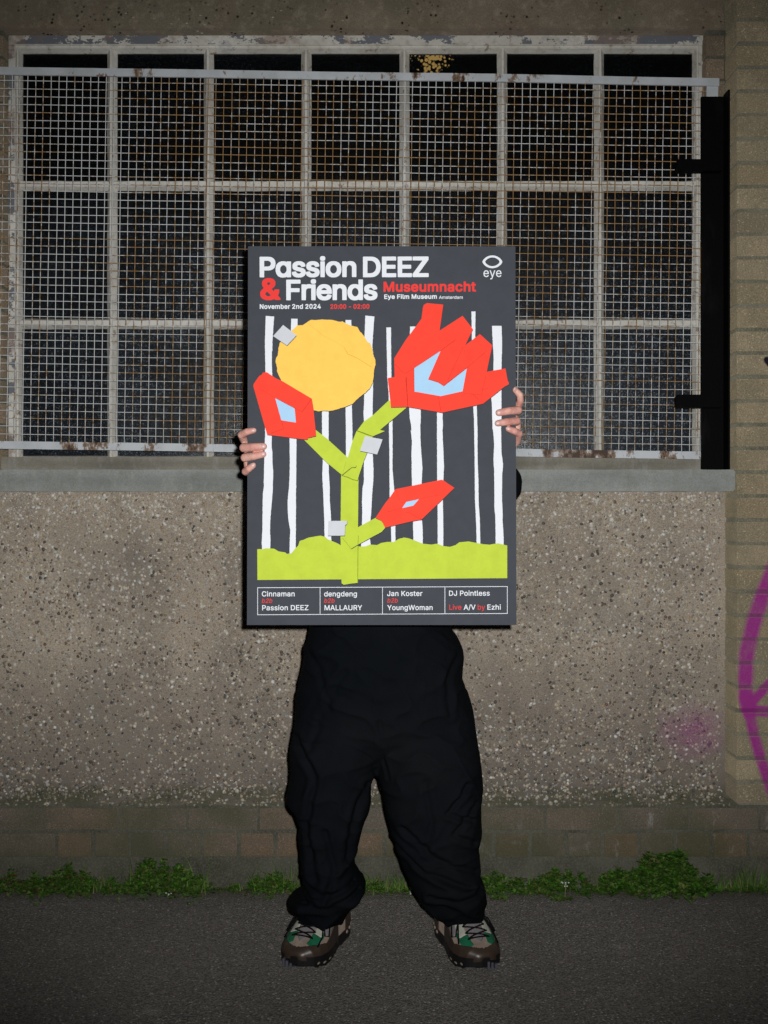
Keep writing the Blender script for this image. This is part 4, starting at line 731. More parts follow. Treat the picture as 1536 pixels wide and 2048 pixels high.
# lettering
FD = {'B':{' ':[188,[]],'&':[473,[[11,95,21,59,32,40,53,15,71,0,91,-12,136,-27,161,-32,226,-32,266,-24,286,-18,321,-2,326,-3,341,-21,351,-26,446,-26,456,-24,461,-20,463,5,460,20,404,90,415,110,430,165,433,230,429,245,416,250,331,248,324,240,321,205,316,195,263,260,296,286,327,320,344,355,349,380,348,430,345,450,339,465,321,493,296,515,281,524,251,535,226,539,171,539,151,535,116,523,96,510,76,490,61,465,54,445,49,405,50,375,53,355,63,325,92,280,61,256,42,235,17,195,11,175,8,140],[126,119,124,135,130,150,141,165,166,188,244,95,246,90,226,80,201,73,176,75,156,84,147,90,131,108],[166,386,164,400,170,415,181,426,196,433,206,434,216,428,230,415,235,405,221,380,191,354,186,353]]],'-':[479,[[90,170,96,164,106,162,351,163,358,165,363,175,362,260,356,268,346,270,96,268,91,265,88,255]]],'0':[479,[[25,190,34,130,45,95,57,65,72,40,90,18,110,0,130,-12,155,-23,185,-30,235,-33,265,-31,295,-24,320,-13,345,3,365,20,380,41,395,66,408,95,426,165,430,205,430,305,425,345,418,380,409,410,396,440,380,468,365,487,345,505,320,522,295,533,265,540,220,542,185,539,155,532,130,521,108,505,90,490,71,465,45,414,35,380,28,345,23,305,22,245],[135,243,136,285,140,320,151,360,166,390,187,415,200,426,215,432,235,432,252,425,280,400,295,376,309,340,316,295,318,250,313,190,301,145,285,116,260,90,250,82,235,77,215,77,200,84,185,95,160,127,150,150,139,195]]],'2':[479,[[40,-18,46,-24,66,-26,396,-26,406,-25,413,-18,415,67,412,77,406,82,231,83,226,83,221,87,307,177,358,237,390,287,400,317,407,362,406,402,401,427,394,447,371,483,357,497,326,520,286,535,256,540,216,542,166,536,141,528,106,509,76,482,63,462,45,422,41,397,39,352,41,342,46,338,56,336,131,336,146,338,152,347,157,382,166,402,186,421,196,427,216,433,241,431,266,417,286,395,293,372,292,357,283,337,256,299,41,67,38,52]]],'4':[479,[[15,87,21,81,31,79,251,79,255,72,255,-13,260,-23,271,-26,351,-26,361,-24,366,-20,369,-8,369,77,431,81,437,87,439,107,439,172,436,183,426,189,376,189,371,189,369,192,369,322,366,338,361,342,351,344,271,344,261,341,257,337,255,327,255,192,251,189,166,189,161,189,158,192,335,492,336,522,331,531,316,535,241,535,227,532,223,527,15,177,13,162]]],':':[214,[[26,13,33,-2,40,-12,61,-26,76,-30,111,-30,131,-25,141,-19,154,-7,165,18,167,53,161,78,154,88,141,101,121,111,81,112,71,111,51,103,36,88,26,68,23,38],[26,288,33,273,40,263,61,249,101,245,131,250,141,256,154,268,165,293,166,338,156,362,146,373,126,385,86,388,60,383,41,371,29,353,24,338,23,323]]],'A':[506,[[-8,-18,-2,-24,8,-26,93,-26,106,-23,109,-18,153,113,158,116,323,115,374,-23,388,-26,473,-26,483,-23,487,-18,488,17,300,527,296,532,283,535,193,535,183,533,177,527,-9,17],[193,227,238,357,284,227,278,225,198,225]]],'D':[528,[[36,-18,42,-24,62,-26,227,-26,267,-24,303,-18,339,-8,369,7,397,26,417,44,440,72,458,102,470,132,479,167,486,207,486,302,480,342,471,377,457,409,442,437,421,462,397,484,372,501,342,517,307,527,272,533,232,535,52,535,42,533,37,530,34,512],[152,83,150,87,150,422,152,426,157,426,217,426,247,424,272,418,296,407,317,392,347,358,358,337,368,307,373,257,371,222,362,182,347,152,332,133,312,114,287,97,267,90,237,84]]],'E':[444,[[36,-18,42,-24,57,-26,382,-26,392,-25,397,-21,401,-8,401,67,398,77,392,82,157,83,152,83,150,87,150,197,152,203,367,203,377,207,380,212,381,232,381,297,377,307,372,311,152,312,150,317,150,422,152,426,157,426,389,427,395,432,398,442,398,517,396,527,392,532,377,535,57,535,42,533,37,530,34,512]]],'F':[436,[[36,-18,42,-24,52,-26,132,-26,142,-24,147,-20,150,-8,150,192,152,195,352,195,362,196,370,202,372,212,372,287,370,297,364,302,152,304,150,307,150,422,152,426,157,426,372,426,387,428,393,432,395,447,395,517,393,527,389,532,372,535,57,535,42,533,37,530,34,512]]],'M':[654,[[36,-18,42,-24,62,-26,132,-26,142,-23,146,-18,148,247,149,257,152,260,262,-19,267,-24,277,-26,352,-26,362,-23,366,-18,477,269,480,-18,487,-25,497,-26,577,-26,589,-23,593,-18,594,-3,594,512,592,527,588,532,572,535,467,535,457,533,452,528,317,175,312,173,172,531,157,535,52,535,42,533,37,530,34,512]]],'N':[549,[[36,-18,42,-24,62,-26,137,-26,146,-23,149,-18,152,314,366,-23,372,-25,387,-26,472,-26,484,-23,488,-18,489,-3,489,512,487,527,483,532,472,535,392,535,382,534,375,527,373,512,372,192,157,531,142,535,52,535,42,533,37,530,34,512]]],'P':[470,[[36,-18,42,-24,52,-26,132,-26,142,-24,147,-20,150,-8,150,157,152,160,272,161,307,167,352,184,372,198,402,227,422,266,430,292,434,347,430,402,422,429,402,467,372,497,352,510,327,522,302,529,242,535,52,535,42,533,36,527,34,512],[152,268,150,272,150,422,152,426,247,425,274,417,297,400,312,377,318,352,318,342,312,317,295,292,272,276,247,269]]],'Z':[464,[[17,-18,22,-24,37,-26,407,-26,417,-24,422,-20,425,-8,425,67,422,77,417,81,402,83,182,83,177,84,176,87,419,442,422,452,422,517,417,531,402,535,37,535,22,533,17,530,14,517,14,442,16,432,22,428,257,426,263,422,17,65,15,52]]],'a':[415,[[6,73,9,58,16,38,37,8,61,-12,92,-26,127,-33,167,-35,217,-28,247,-16,257,-24,267,-26,342,-26,357,-22,361,-17,362,-7,362,283,353,323,346,338,327,365,307,382,282,396,242,407,207,410,167,410,117,400,86,388,57,368,35,343,25,328,16,308,15,278,17,272,22,267,87,248,113,248,122,253,138,278,152,291,172,300,197,304,217,300,227,294,242,278,248,263,245,258,232,254,107,235,71,223,45,208,27,192,13,168,8,153,4,113],[122,96,119,103,122,114,147,133,182,142,242,150,249,148,246,128,237,108,217,88,202,79,177,72,157,73,142,78,128,88]]],'b':[450,[[29,-21,34,-24,44,-26,124,-26,134,-21,139,-11,154,-20,184,-30,229,-34,264,-33,309,-20,334,-6,354,9,382,44,394,64,403,89,410,119,415,149,415,229,410,259,403,284,394,311,380,334,366,354,334,383,314,394,289,403,264,409,199,410,164,402,139,389,139,519,136,529,127,534,39,535,29,530,27,524,26,-6],[139,171,139,204,146,239,159,266,189,294,209,302,229,303,254,292,282,264,294,239,299,219,302,189,298,154,289,127,282,114,269,98,249,82,239,77,219,73,199,77,184,85,160,109,152,124,146,139]]],'c':[422,[[10,144,14,119,22,89,45,44,75,9,96,-7,141,-26,171,-33,231,-34,276,-26,301,-16,326,-2,346,14,371,47,389,89,389,114,386,122,381,126,316,143,291,143,281,138,274,119,262,99,241,83,221,75,206,73,181,78,153,99,134,129,123,169,122,189,125,219,135,249,152,274,171,292,181,298,196,303,221,301,248,289,263,274,279,244,286,237,316,236,376,252,382,254,385,259,387,279,386,294,376,319,361,344,336,371,301,392,276,402,231,410,171,409,117,394,76,368,61,353,43,329,21,285,14,259,9,224]]],'d':[450,[[10,144,21,89,30,64,43,44,56,24,71,8,91,-7,111,-19,156,-32,191,-34,241,-30,271,-20,286,-10,291,-22,301,-26,381,-26,395,-21,398,-1,398,514,395,529,386,534,371,535,301,535,291,533,287,529,284,514,284,394,281,391,256,403,226,409,161,409,111,395,91,384,71,368,56,353,31,312,14,259,9,229,8,194],[126,153,122,189,126,224,134,249,142,264,155,279,181,299,201,304,226,299,251,281,272,254,282,224,285,204,285,174,278,139,266,114,251,96,236,83,216,75,201,73,181,78,156,96,142,114,136,124]]],'e':[430,[[11,139,13,119,22,89,31,66,44,44,61,22,96,-7,141,-26,176,-33,241,-33,262,-31,301,-20,331,-4,346,8,359,19,376,43,391,79,391,104,386,113,321,130,291,130,281,124,271,104,256,88,246,81,226,74,201,73,176,81,151,100,136,119,129,139,131,143,136,143,376,143,391,146,397,159,396,229,388,279,382,299,364,334,341,362,314,384,281,399,266,404,231,410,196,410,166,408,141,403,116,394,76,369,46,334,31,309,14,259,10,229,8,179],[136,247,132,249,136,259,161,286,181,300,206,304,226,300,246,287,263,269,274,249,266,247]]],'h':[436,[[28,-18,34,-24,54,-26,124,-26,134,-23,137,-18,139,222,143,247,152,267,174,291,194,300,214,303,234,296,251,282,262,267,268,252,270,232,272,-18,275,-23,284,-26,364,-26,378,-23,383,-13,382,272,378,302,364,341,354,357,330,382,299,400,279,405,234,410,194,409,169,403,139,391,139,517,137,527,129,534,39,535,29,530,26,522]]],'i':[192,[[18,457,28,437,38,427,48,422,78,417,103,418,118,422,135,432,148,452,152,487,147,517,133,536,113,547,78,550,48,545,31,532,20,517,15,492],[28,-18,33,-24,43,-26,123,-26,134,-23,138,-14,139,387,137,397,128,404,38,404,32,402,26,392]]],'l':[215,[[29,50,39,15,51,0,64,-12,84,-22,109,-27,169,-28,199,-21,206,-10,206,15,191,75,179,80,149,79,144,81,141,90,139,515,138,525,135,530,129,534,39,535,30,530,27,525,26,80]]],'m':[636,[[28,-18,34,-24,54,-26,124,-26,134,-23,137,-18,140,247,151,272,164,287,179,298,199,304,214,301,229,291,242,277,247,262,249,-18,254,-23,264,-26,344,-26,356,-23,360,-18,361,-8,362,252,367,267,379,286,394,297,414,304,434,300,449,292,462,277,467,267,470,247,472,-18,479,-25,489,-26,564,-26,578,-23,581,-18,583,-8,582,287,578,312,571,332,555,362,530,387,514,397,484,408,464,411,424,412,379,405,349,393,319,371,309,382,294,394,274,405,249,411,199,412,179,409,154,400,139,392,132,402,124,405,44,405,32,402,28,397,26,382]]],'n':[436,[[28,-18,34,-24,54,-26,124,-26,134,-23,137,-18,139,222,143,247,152,267,174,291,194,300,214,303,234,296,251,282,262,267,268,252,270,232,272,-18,279,-25,289,-26,364,-26,374,-25,379,-21,383,-3,382,277,374,317,364,339,344,369,329,382,299,400,254,409,194,409,169,403,149,395,139,389,134,399,124,405,44,405,34,403,29,400,26,382]]],'o':[441,[[10,144,14,119,22,89,45,44,75,9,96,-7,141,-26,171,-33,246,-32,271,-27,296,-18,320,-6,340,9,355,24,371,44,393,89,404,144,407,184,405,229,394,284,383,309,356,350,337,369,296,395,246,408,211,410,166,408,121,396,96,383,76,368,46,334,32,309,21,284,14,259,9,229,8,184],[126,154,122,184,125,219,135,249,156,279,181,298,206,304,231,299,261,277,274,259,286,234,292,204,293,184,290,159,281,129,273,114,256,95,236,79,221,74,206,73,181,78,156,96,142,114,134,129]]],'r':[285,[[28,-18,34,-24,54,-26,124,-26,134,-23,137,-18,139,232,141,247,154,272,171,287,179,292,204,299,254,296,266,302,269,312,269,392,267,402,263,407,234,411,184,410,149,400,139,393,129,403,119,405,39,405,32,402,28,397,26,382]]],'s':[391,[[11,74,15,59,29,29,51,4,77,-13,112,-27,172,-34,237,-30,277,-19,312,3,322,12,333,24,345,44,356,79,357,114,354,139,350,159,339,179,314,204,292,218,243,234,167,253,147,263,137,274,141,284,157,298,177,306,187,306,207,302,217,297,238,274,247,254,252,252,282,252,342,266,349,274,349,304,338,334,322,359,301,379,287,389,257,402,217,410,157,410,117,402,82,387,63,374,44,354,34,339,26,319,23,304,22,243,29,219,37,203,52,184,64,174,87,161,132,145,187,133,212,125,232,114,239,104,235,94,217,81,192,72,172,72,147,81,136,89,124,104,115,129,107,133,82,133,17,118,12,115,9,99]]],'t':[253,[[-18,308,-13,303,-7,301,33,301,39,298,40,63,47,33,58,13,71,-2,88,-14,108,-23,128,-28,188,-30,218,-26,233,-21,238,-12,239,13,226,73,220,78,213,80,163,78,154,88,152,98,152,298,158,301,218,302,228,308,230,383,228,398,223,403,213,405,153,406,152,483,148,492,143,496,48,496,43,493,39,483,38,407,33,405,-7,405,-18,398,-20,383,-20,318]]],'u':[436,[[29,97,30,82,38,57,56,22,79,-2,114,-21,154,-30,214,-30,239,-25,259,-17,269,-10,277,-23,284,-25,364,-26,378,-23,381,-18,383,-3,383,382,379,400,374,404,364,405,289,405,279,404,272,397,270,382,270,157,267,132,258,112,234,89,214,79,199,77,184,79,169,87,154,103,145,117,141,127,139,147,139,382,137,397,133,402,124,405,44,405,32,402,28,397,26,382,26,132]]],'v':[415,[[-8,362,139,-21,144,-24,154,-26,234,-26,247,-23,250,-18,396,362,397,387,394,399,389,403,379,405,299,405,284,402,281,397,194,158,108,397,104,402,89,405,-1,403,-6,400,-9,392]]],'y':[415,[[-8,362,132,-3,116,-43,99,-60,89,-63,49,-60,39,-64,22,-123,22,-153,24,-160,29,-163,64,-171,114,-171,144,-165,159,-159,189,-138,207,-118,223,-88,396,362,395,397,389,403,379,405,299,405,284,402,281,397,194,158,108,397,104,402,89,405,-1,403,-6,400,-9,392]]],'ɑ':[451,[[10,144,14,119,21,91,31,65,43,44,56,24,71,8,91,-7,111,-19,156,-32,186,-34,241,-30,256,-27,281,-14,291,-23,301,-26,381,-26,391,-24,396,-18,398,-6,398,384,395,399,391,403,381,405,301,405,291,402,281,391,271,397,241,408,221,410,161,409,111,395,91,384,56,353,31,312,21,287,14,259,9,229,8,184],[126,153,122,189,125,219,134,249,154,279,181,299,206,304,226,299,236,294,254,279,266,265,279,239,283,224,286,189,283,154,279,139,266,114,251,95,226,77,216,74,196,74,181,78,156,97,142,114,136,124]]]},'M':{' ':[188,[]],'/':[261,[[3,-85,15,-88,75,-88,82,-85,246,525,246,540,240,545,175,545,170,544,167,540,2,-70]]],'2':[465,[[53,-9,65,-12,390,-12,400,-9,401,61,399,66,395,69,190,69,183,71,295,189,330,229,368,281,383,311,389,336,393,371,392,396,381,436,360,471,345,485,315,507,275,522,250,526,220,528,175,523,155,516,115,496,89,471,75,451,58,411,53,366,56,351,135,351,139,356,143,391,155,414,173,431,185,439,200,445,220,448,255,442,281,426,301,401,306,386,308,371,306,351,302,341,290,317,271,291,54,56]]],'A':[492,[[5,-9,17,-12,87,-12,96,-9,142,126,147,130,332,130,336,126,384,-9,387,-11,397,-12,467,-12,474,-9,475,6,288,516,282,521,197,521,190,516,4,6],[172,211,237,409,304,216,304,211]]],'C':[522,[[31,204,36,170,59,104,76,76,96,51,116,32,141,14,166,1,196,-10,231,-17,261,-19,311,-16,366,0,414,29,426,40,447,64,467,99,480,134,485,154,483,169,476,172,401,172,398,169,392,149,381,128,366,108,337,84,311,72,276,65,256,65,236,68,211,77,181,95,161,114,146,134,125,179,117,224,115,254,117,284,125,329,143,369,161,394,177,409,196,424,226,438,266,444,291,442,311,437,336,425,363,404,379,384,392,359,397,339,401,336,476,336,484,339,485,354,467,409,447,444,421,473,381,501,346,516,311,525,261,528,231,526,198,519,166,508,140,494,96,457,74,429,57,399,35,334,30,299,28,254]]],'D':[514,[[49,-9,56,-12,221,-12,261,-10,296,-4,331,6,384,36,406,56,427,81,444,111,456,141,466,176,472,211,471,300,458,366,429,426,406,454,387,471,361,488,331,504,301,512,266,519,226,521,56,521,49,516],[136,71,136,437,141,440,236,439,271,434,296,424,326,406,346,386,366,356,378,326,386,281,386,231,381,196,370,161,359,141,341,119,323,101,291,82,241,70,141,69]]],'E':[430,[[49,-9,61,-12,376,-12,386,-9,387,61,385,66,381,69,141,69,136,71,136,217,361,217,366,221,367,231,367,291,361,298,141,298,136,300,136,437,141,440,381,441,384,456,384,511,381,519,371,521,56,521,49,516]]],'J':[408,[[24,104,31,74,47,44,64,24,89,4,114,-7,144,-15,189,-19,224,-16,254,-8,280,4,304,23,322,44,338,74,345,104,348,139,348,509,345,519,269,521,263,519,260,514,260,144,254,111,239,86,219,71,199,63,169,63,144,74,129,86,115,109,110,134,109,179,105,184,99,185,24,184,21,174]]],'K':[479,[[49,-9,61,-12,126,-12,135,-9,136,156,196,223,361,-9,371,-12,451,-12,459,-9,460,6,457,11,261,286,456,497,459,501,460,511,456,520,361,521,351,517,175,326,136,281,135,516,131,520,121,521,56,521,49,516]]],'L':[405,[[49,-9,56,-12,361,-12,371,-9,373,-4,373,61,371,67,366,69,141,69,136,71,136,511,135,516,131,520,56,521,49,516]]],'M':[640,[[49,-9,61,-12,126,-12,133,-9,133,331,136,344,275,-9,281,-12,346,-12,353,-9,466,281,486,338,490,341,491,352,493,-9,496,-11,506,-12,571,-12,579,-9,580,511,576,520,471,521,465,516,336,181,316,120,311,125,293,181,161,518,151,521,51,520,48,511]]],'P':[456,[[49,-9,61,-12,126,-12,135,-9,136,172,141,174,266,175,296,180,321,187,341,196,374,221,388,236,400,256,415,296,419,321,420,351,416,396,408,421,389,456,361,485,341,497,321,507,296,514,241,521,56,521,49,516],[136,256,136,437,141,440,256,438,286,429,309,411,325,386,332,361,332,336,324,306,306,281,281,263,251,255,141,254]]],'R':[461,[[49,-9,61,-12,126,-12,135,-9,136,181,141,186,236,186,342,-9,346,-12,431,-12,439,-9,440,6,333,201,361,218,376,230,400,261,415,301,420,326,421,351,420,376,416,401,401,441,376,475,361,488,341,500,296,515,241,521,56,521,49,516],[136,269,136,437,141,440,231,440,266,437,296,425,307,416,320,401,326,391,330,376,333,351,332,336,325,311,316,299,301,285,281,275,251,268,141,267]]],'U':[529,[[50,138,63,93,75,68,89,48,122,18,146,4,171,-7,226,-19,291,-19,346,-7,371,4,413,33,431,53,454,93,463,118,467,143,469,173,467,518,456,521,391,521,381,518,380,178,376,148,371,133,360,113,336,88,301,70,261,64,221,69,201,76,186,85,160,108,147,128,141,143,136,178,136,508,134,518,121,521,56,521,50,518,48,173]]],'V':[492,[[7,496,193,-9,202,-12,287,-10,474,501,474,516,472,519,462,521,392,521,387,521,382,516,262,166,242,101,237,108,208,201,95,516,92,520,87,521,7,520,4,511]]],'W':[698,[[7,496,144,-9,147,-11,157,-12,232,-12,241,-9,342,370,444,-9,447,-11,457,-12,532,-12,541,-9,680,501,680,516,677,520,597,521,592,516,492,127,390,516,387,520,302,521,295,516,192,127,93,516,87,521,7,520,4,511]]],'Y':[484,[[5,501,191,201,192,-9,202,-12,277,-10,280,-4,280,201,466,501,466,516,462,520,457,521,372,520,262,341,237,296,102,517,97,521,92,521,12,521,5,516]]],'Z':[450,[[30,-9,41,-12,401,-12,410,-9,411,61,406,68,151,69,144,71,406,451,408,461,406,518,396,521,41,521,31,520,29,516,28,451,31,441,286,440,293,436,31,56,29,46]]],'a':[401,[[21,77,22,67,30,47,46,22,71,1,101,-12,136,-20,156,-21,196,-18,236,-4,261,14,265,-8,271,-12,341,-12,346,-9,348,277,344,297,333,327,316,353,296,370,271,383,231,394,206,396,171,396,126,387,96,375,66,355,37,317,29,297,31,281,91,263,106,262,126,290,151,309,176,317,213,317,236,308,252,292,263,267,262,252,256,246,241,240,116,222,81,211,56,197,34,172,22,147,18,112],[106,91,104,107,108,122,117,132,136,146,176,156,261,169,263,167,263,127,255,107,236,83,215,67,186,58,151,59,136,64,121,73]]],'b':[436,[[40,-7,43,-11,48,-12,118,-12,124,-7,124,13,125,18,128,20,140,8,163,-7,193,-17,228,-20,258,-19,303,-6,339,18,369,53,380,73,389,98,401,153,401,223,389,278,380,303,357,338,323,371,303,382,258,395,208,396,178,390,163,384,127,358,125,363,125,513,123,519,118,521,48,521,42,518,40,513],[128,150,124,188,125,208,131,243,148,279,173,303,188,312,203,316,233,317,248,313,266,303,292,278,303,258,312,228,316,188,314,163,308,133,300,113,283,88,268,76,253,66,233,60,203,60,188,65,168,78,148,98,134,128]]],'d':[436,[[25,143,35,98,44,73,56,53,70,33,85,18,120,-5,165,-19,195,-20,233,-17,260,-7,270,-1,300,25,301,-7,305,-11,380,-11,384,-2,384,508,382,518,370,521,305,521,300,518,298,363,295,358,275,375,250,389,215,396,170,395,120,381,100,370,70,344,45,303,35,278,28,253,23,223,22,193],[110,159,109,208,116,243,132,278,155,302,170,311,190,317,220,316,250,304,276,278,285,263,294,238,299,208,299,168,292,133,284,113,271,93,251,73,230,63,210,59,185,61,166,68,141,88,125,111,116,133]]],'e':[416,[[25,143,35,98,43,78,57,53,85,22,110,4,155,-14,180,-19,210,-20,255,-17,290,-7,305,0,335,20,355,42,371,68,376,83,375,100,310,117,300,117,294,113,290,103,275,84,255,68,225,59,210,58,190,60,160,72,135,93,119,118,110,153,115,157,380,158,383,163,383,198,379,248,369,288,360,308,340,339,320,358,305,370,290,378,260,389,225,396,175,395,150,390,125,380,105,369,85,354,59,323,44,298,27,248,23,218,22,183],[115,233,111,233,111,238,118,258,131,278,145,293,160,306,175,313,205,318,235,313,260,297,273,283,283,268,293,238,290,233]]],'g':[437,[[25,145,34,105,45,80,56,60,83,30,120,7,145,-2,165,-6,215,-7,245,-1,260,5,285,20,295,30,299,25,298,-15,292,-40,285,-51,272,-65,245,-80,225,-84,205,-85,190,-85,169,-80,140,-64,130,-55,110,-31,105,-29,90,-31,40,-59,38,-70,40,-79,55,-103,70,-119,95,-137,125,-151,160,-160,205,-163,235,-162,280,-153,300,-146,335,-126,360,-100,370,-82,379,-60,383,-35,384,385,380,390,375,391,305,390,301,385,300,354,275,376,260,384,235,393,215,396,165,394,125,383,101,370,68,340,55,323,35,280,23,225,22,185],[110,163,109,210,116,245,124,265,131,275,142,290,155,302,170,311,190,317,220,316,240,310,250,304,265,292,275,280,287,260,296,230,300,195,298,165,293,140,285,120,266,95,254,85,235,76,210,71,185,73,165,80,144,95,125,118,116,140]]],'h':[422,[[41,-9,53,-12,118,-12,124,-9,125,226,130,256,138,276,161,301,183,312,208,317,228,315,248,306,263,293,273,281,280,261,284,231,285,-9,293,-12,358,-12,368,-9,369,-4,368,266,359,311,351,331,342,346,318,371,288,387,253,394,203,395,178,390,158,381,141,371,128,360,127,361,125,366,125,511,123,518,118,521,48,521,41,516]]],'i':[178,[[32,461,37,451,47,441,57,436,82,431,107,435,122,443,135,461,138,486,134,506,125,521,107,532,82,536,57,531,38,516,32,506,29,481],[41,-9,47,-12,117,-12,122,-10,125,-4,125,381,122,389,117,391,47,391,41,386]]],'l':[201,[[42,59,47,39,53,24,73,2,93,-8,113,-13,158,-14,188,-8,192,-1,192,9,179,64,138,65,133,69,127,79,125,104,125,509,123,518,118,521,48,521,43,519,40,514,40,84]]],'m':[622,[[41,-9,53,-12,118,-12,124,-9,125,236,128,261,140,286,155,301,173,313,193,318,218,316,233,308,252,291,261,271,263,-9,273,-12,338,-12,346,-9,348,256,353,276,368,298,383,310,408,318,433,316,453,309,472,291,482,271,484,251,485,-9,488,-11,498,-12,558,-12,568,-9,568,281,565,301,558,321,543,351,523,371,508,381,473,395,458,397,418,397,388,392,373,387,358,379,338,365,318,342,298,370,283,382,263,392,243,397,203,398,188,396,163,387,128,363,124,366,124,386,118,391,43,390,40,381]]],'n':[422,[[41,-9,53,-12,118,-12,124,-9,125,226,130,256,138,276,161,301,183,312,208,317,228,315,248,306,263,293,273,281,280,261,284,231,285,-9,288,-11,298,-12,358,-12,368,-9,368,271,359,311,350,331,333,356,318,370,288,387,268,392,233,396,203,395,178,390,158,381,141,371,123,356,122,386,118,390,48,391,41,386]]],'o':[427,[[25,143,35,98,58,53,85,22,105,7,150,-13,180,-19,235,-19,260,-14,285,-5,310,8,341,33,357,53,380,98,391,153,393,188,391,223,380,275,370,299,344,338,325,357,285,382,240,394,205,396,175,395,130,383,105,369,85,354,59,323,45,298,34,273,27,248,24,223,22,183],[110,159,108,188,109,208,120,253,130,273,142,288,165,307,195,317,230,315,245,310,260,300,273,288,284,273,295,253,304,223,307,188,304,153,297,128,285,103,270,85,250,69,230,61,205,58,185,61,166,68,141,88,127,108,116,133]]],'r':[271,[[41,-9,53,-12,118,-12,124,-9,125,236,128,258,143,284,158,298,173,306,203,314,238,310,248,310,253,313,255,326,253,393,248,396,228,397,188,395,158,386,141,376,123,361,122,386,118,390,48,391,41,386]]],'s':[377,[[26,78,41,41,61,18,86,0,121,-14,181,-20,231,-16,271,-3,299,13,310,23,321,36,331,53,342,83,343,108,340,133,337,148,327,168,302,193,281,205,261,213,171,236,146,245,126,261,122,268,121,278,127,293,143,308,166,319,186,321,216,315,229,308,244,293,251,283,257,268,261,265,276,266,331,278,336,283,335,298,325,323,306,352,288,368,261,384,246,389,211,396,161,396,124,388,91,374,75,363,56,343,46,328,40,313,36,296,36,248,42,228,51,211,73,188,96,175,141,159,211,142,234,133,250,118,256,103,250,88,236,73,217,63,196,58,166,58,136,69,116,88,110,98,106,113,101,119,86,118,26,105,23,93]]],'t':[239,[[-4,317,2,315,47,315,53,312,54,67,61,42,72,22,82,11,97,0,117,-10,137,-14,182,-16,202,-14,222,-9,225,-3,225,7,212,63,202,66,172,62,157,64,145,72,140,82,138,92,138,312,142,315,207,315,214,317,216,327,215,387,207,391,139,392,138,477,133,482,57,482,53,477,53,472,53,392,2,391,-5,387,-6,327]]],'u':[422,[[43,101,52,66,68,33,89,11,123,-8,158,-16,208,-16,228,-12,248,-4,268,8,283,22,286,16,286,-4,288,-10,358,-12,368,-9,368,387,363,391,358,391,293,391,288,390,285,386,284,156,281,126,268,100,248,79,238,71,223,65,198,62,173,67,158,75,138,97,128,119,125,146,124,386,118,391,43,390,40,381,40,136]]],'v':[401,[[8,366,151,-9,158,-12,233,-11,237,-9,382,371,382,386,378,390,368,391,303,391,298,391,293,386,198,119,193,112,93,389,83,391,8,390,5,381]]],'y':[401,[[8,366,148,-4,133,-44,125,-59,113,-70,93,-78,58,-74,53,-75,50,-79,35,-134,35,-144,38,-150,73,-157,123,-155,148,-146,170,-134,193,-108,210,-79,382,371,382,386,378,390,368,391,303,391,298,391,293,386,198,119,193,112,93,389,83,391,8,390,5,381]]],'z':[392,[[30,-9,42,-12,337,-12,349,-9,350,56,347,67,157,68,152,71,342,321,344,381,342,388,332,391,47,391,37,388,36,321,37,314,42,311,217,311,222,311,226,306,31,56,29,46]]]},'L':{'2':[457,[[60,-1,63,-4,68,-4,388,-4,393,-1,393,54,392,59,388,61,168,61,163,64,288,196,323,235,359,284,374,314,382,344,385,374,384,394,374,429,353,464,338,479,308,501,273,514,248,518,223,520,178,515,158,508,123,489,96,464,82,444,66,404,61,364,63,358,128,358,137,399,148,419,156,429,168,439,188,450,223,456,258,451,273,444,288,433,303,416,310,404,314,389,316,369,311,339,296,309,278,285,61,49]]],'L':[397,[[56,-1,59,-4,64,-4,359,-4,365,-1,364,60,134,61,128,64,128,509,124,513,59,513,56,509]]],'b':[428,[[50,-4,113,-4,116,1,116,52,118,46,151,12,171,0,196,-9,226,-12,251,-11,296,1,334,26,363,61,374,81,383,106,393,156,393,221,389,246,375,291,347,336,316,364,276,382,251,387,211,388,181,382,166,375,141,356,121,332,118,336,117,506,116,512,111,513,51,513,48,506,48,1],[116,182,117,211,122,241,134,271,143,286,156,301,181,318,201,324,221,326,236,325,261,317,278,306,296,288,313,256,321,226,324,191,321,151,316,131,306,106,289,81,266,63,251,55,221,51,196,53,176,61,156,76,142,91,127,121,122,136]]],'e':[408,[[33,146,42,106,52,81,63,61,79,41,113,13,158,-6,183,-11,213,-12,248,-9,287,1,315,16,339,36,357,61,364,76,368,93,303,109,294,91,282,76,258,59,238,53,213,50,178,55,152,66,133,82,121,96,107,126,101,161,103,165,108,165,373,165,374,221,367,266,360,286,343,318,323,343,298,364,268,378,238,386,203,388,178,387,133,374,110,361,91,346,65,316,51,291,36,246,31,216,30,186],[103,225,102,236,108,256,118,276,129,291,148,309,163,318,188,325,203,326,223,324,243,319,270,301,283,286,291,271,299,251,304,226]]],'i':[170,[[39,469,45,457,60,444,85,439,105,444,115,450,126,464,130,484,127,499,118,514,102,524,85,528,65,525,50,515,42,504,37,484],[48,-1,50,-4,55,-4,110,-4,117,-1,117,379,110,383,55,383,50,383,48,379]]],'v':[393,[[16,369,158,-1,161,-4,226,-4,231,2,375,379,371,383,306,383,301,381,209,124,196,79,191,87,181,124,88,379,81,383,16,383,13,379]]],'y':[393,[[16,369,157,-1,141,-47,131,-65,121,-76,101,-85,86,-86,61,-82,57,-86,43,-141,51,-145,76,-149,116,-147,141,-140,164,-126,186,-102,201,-76,375,379,371,383,306,383,301,381,209,124,196,81,191,87,181,124,88,379,81,383,16,383,13,379]]]}}
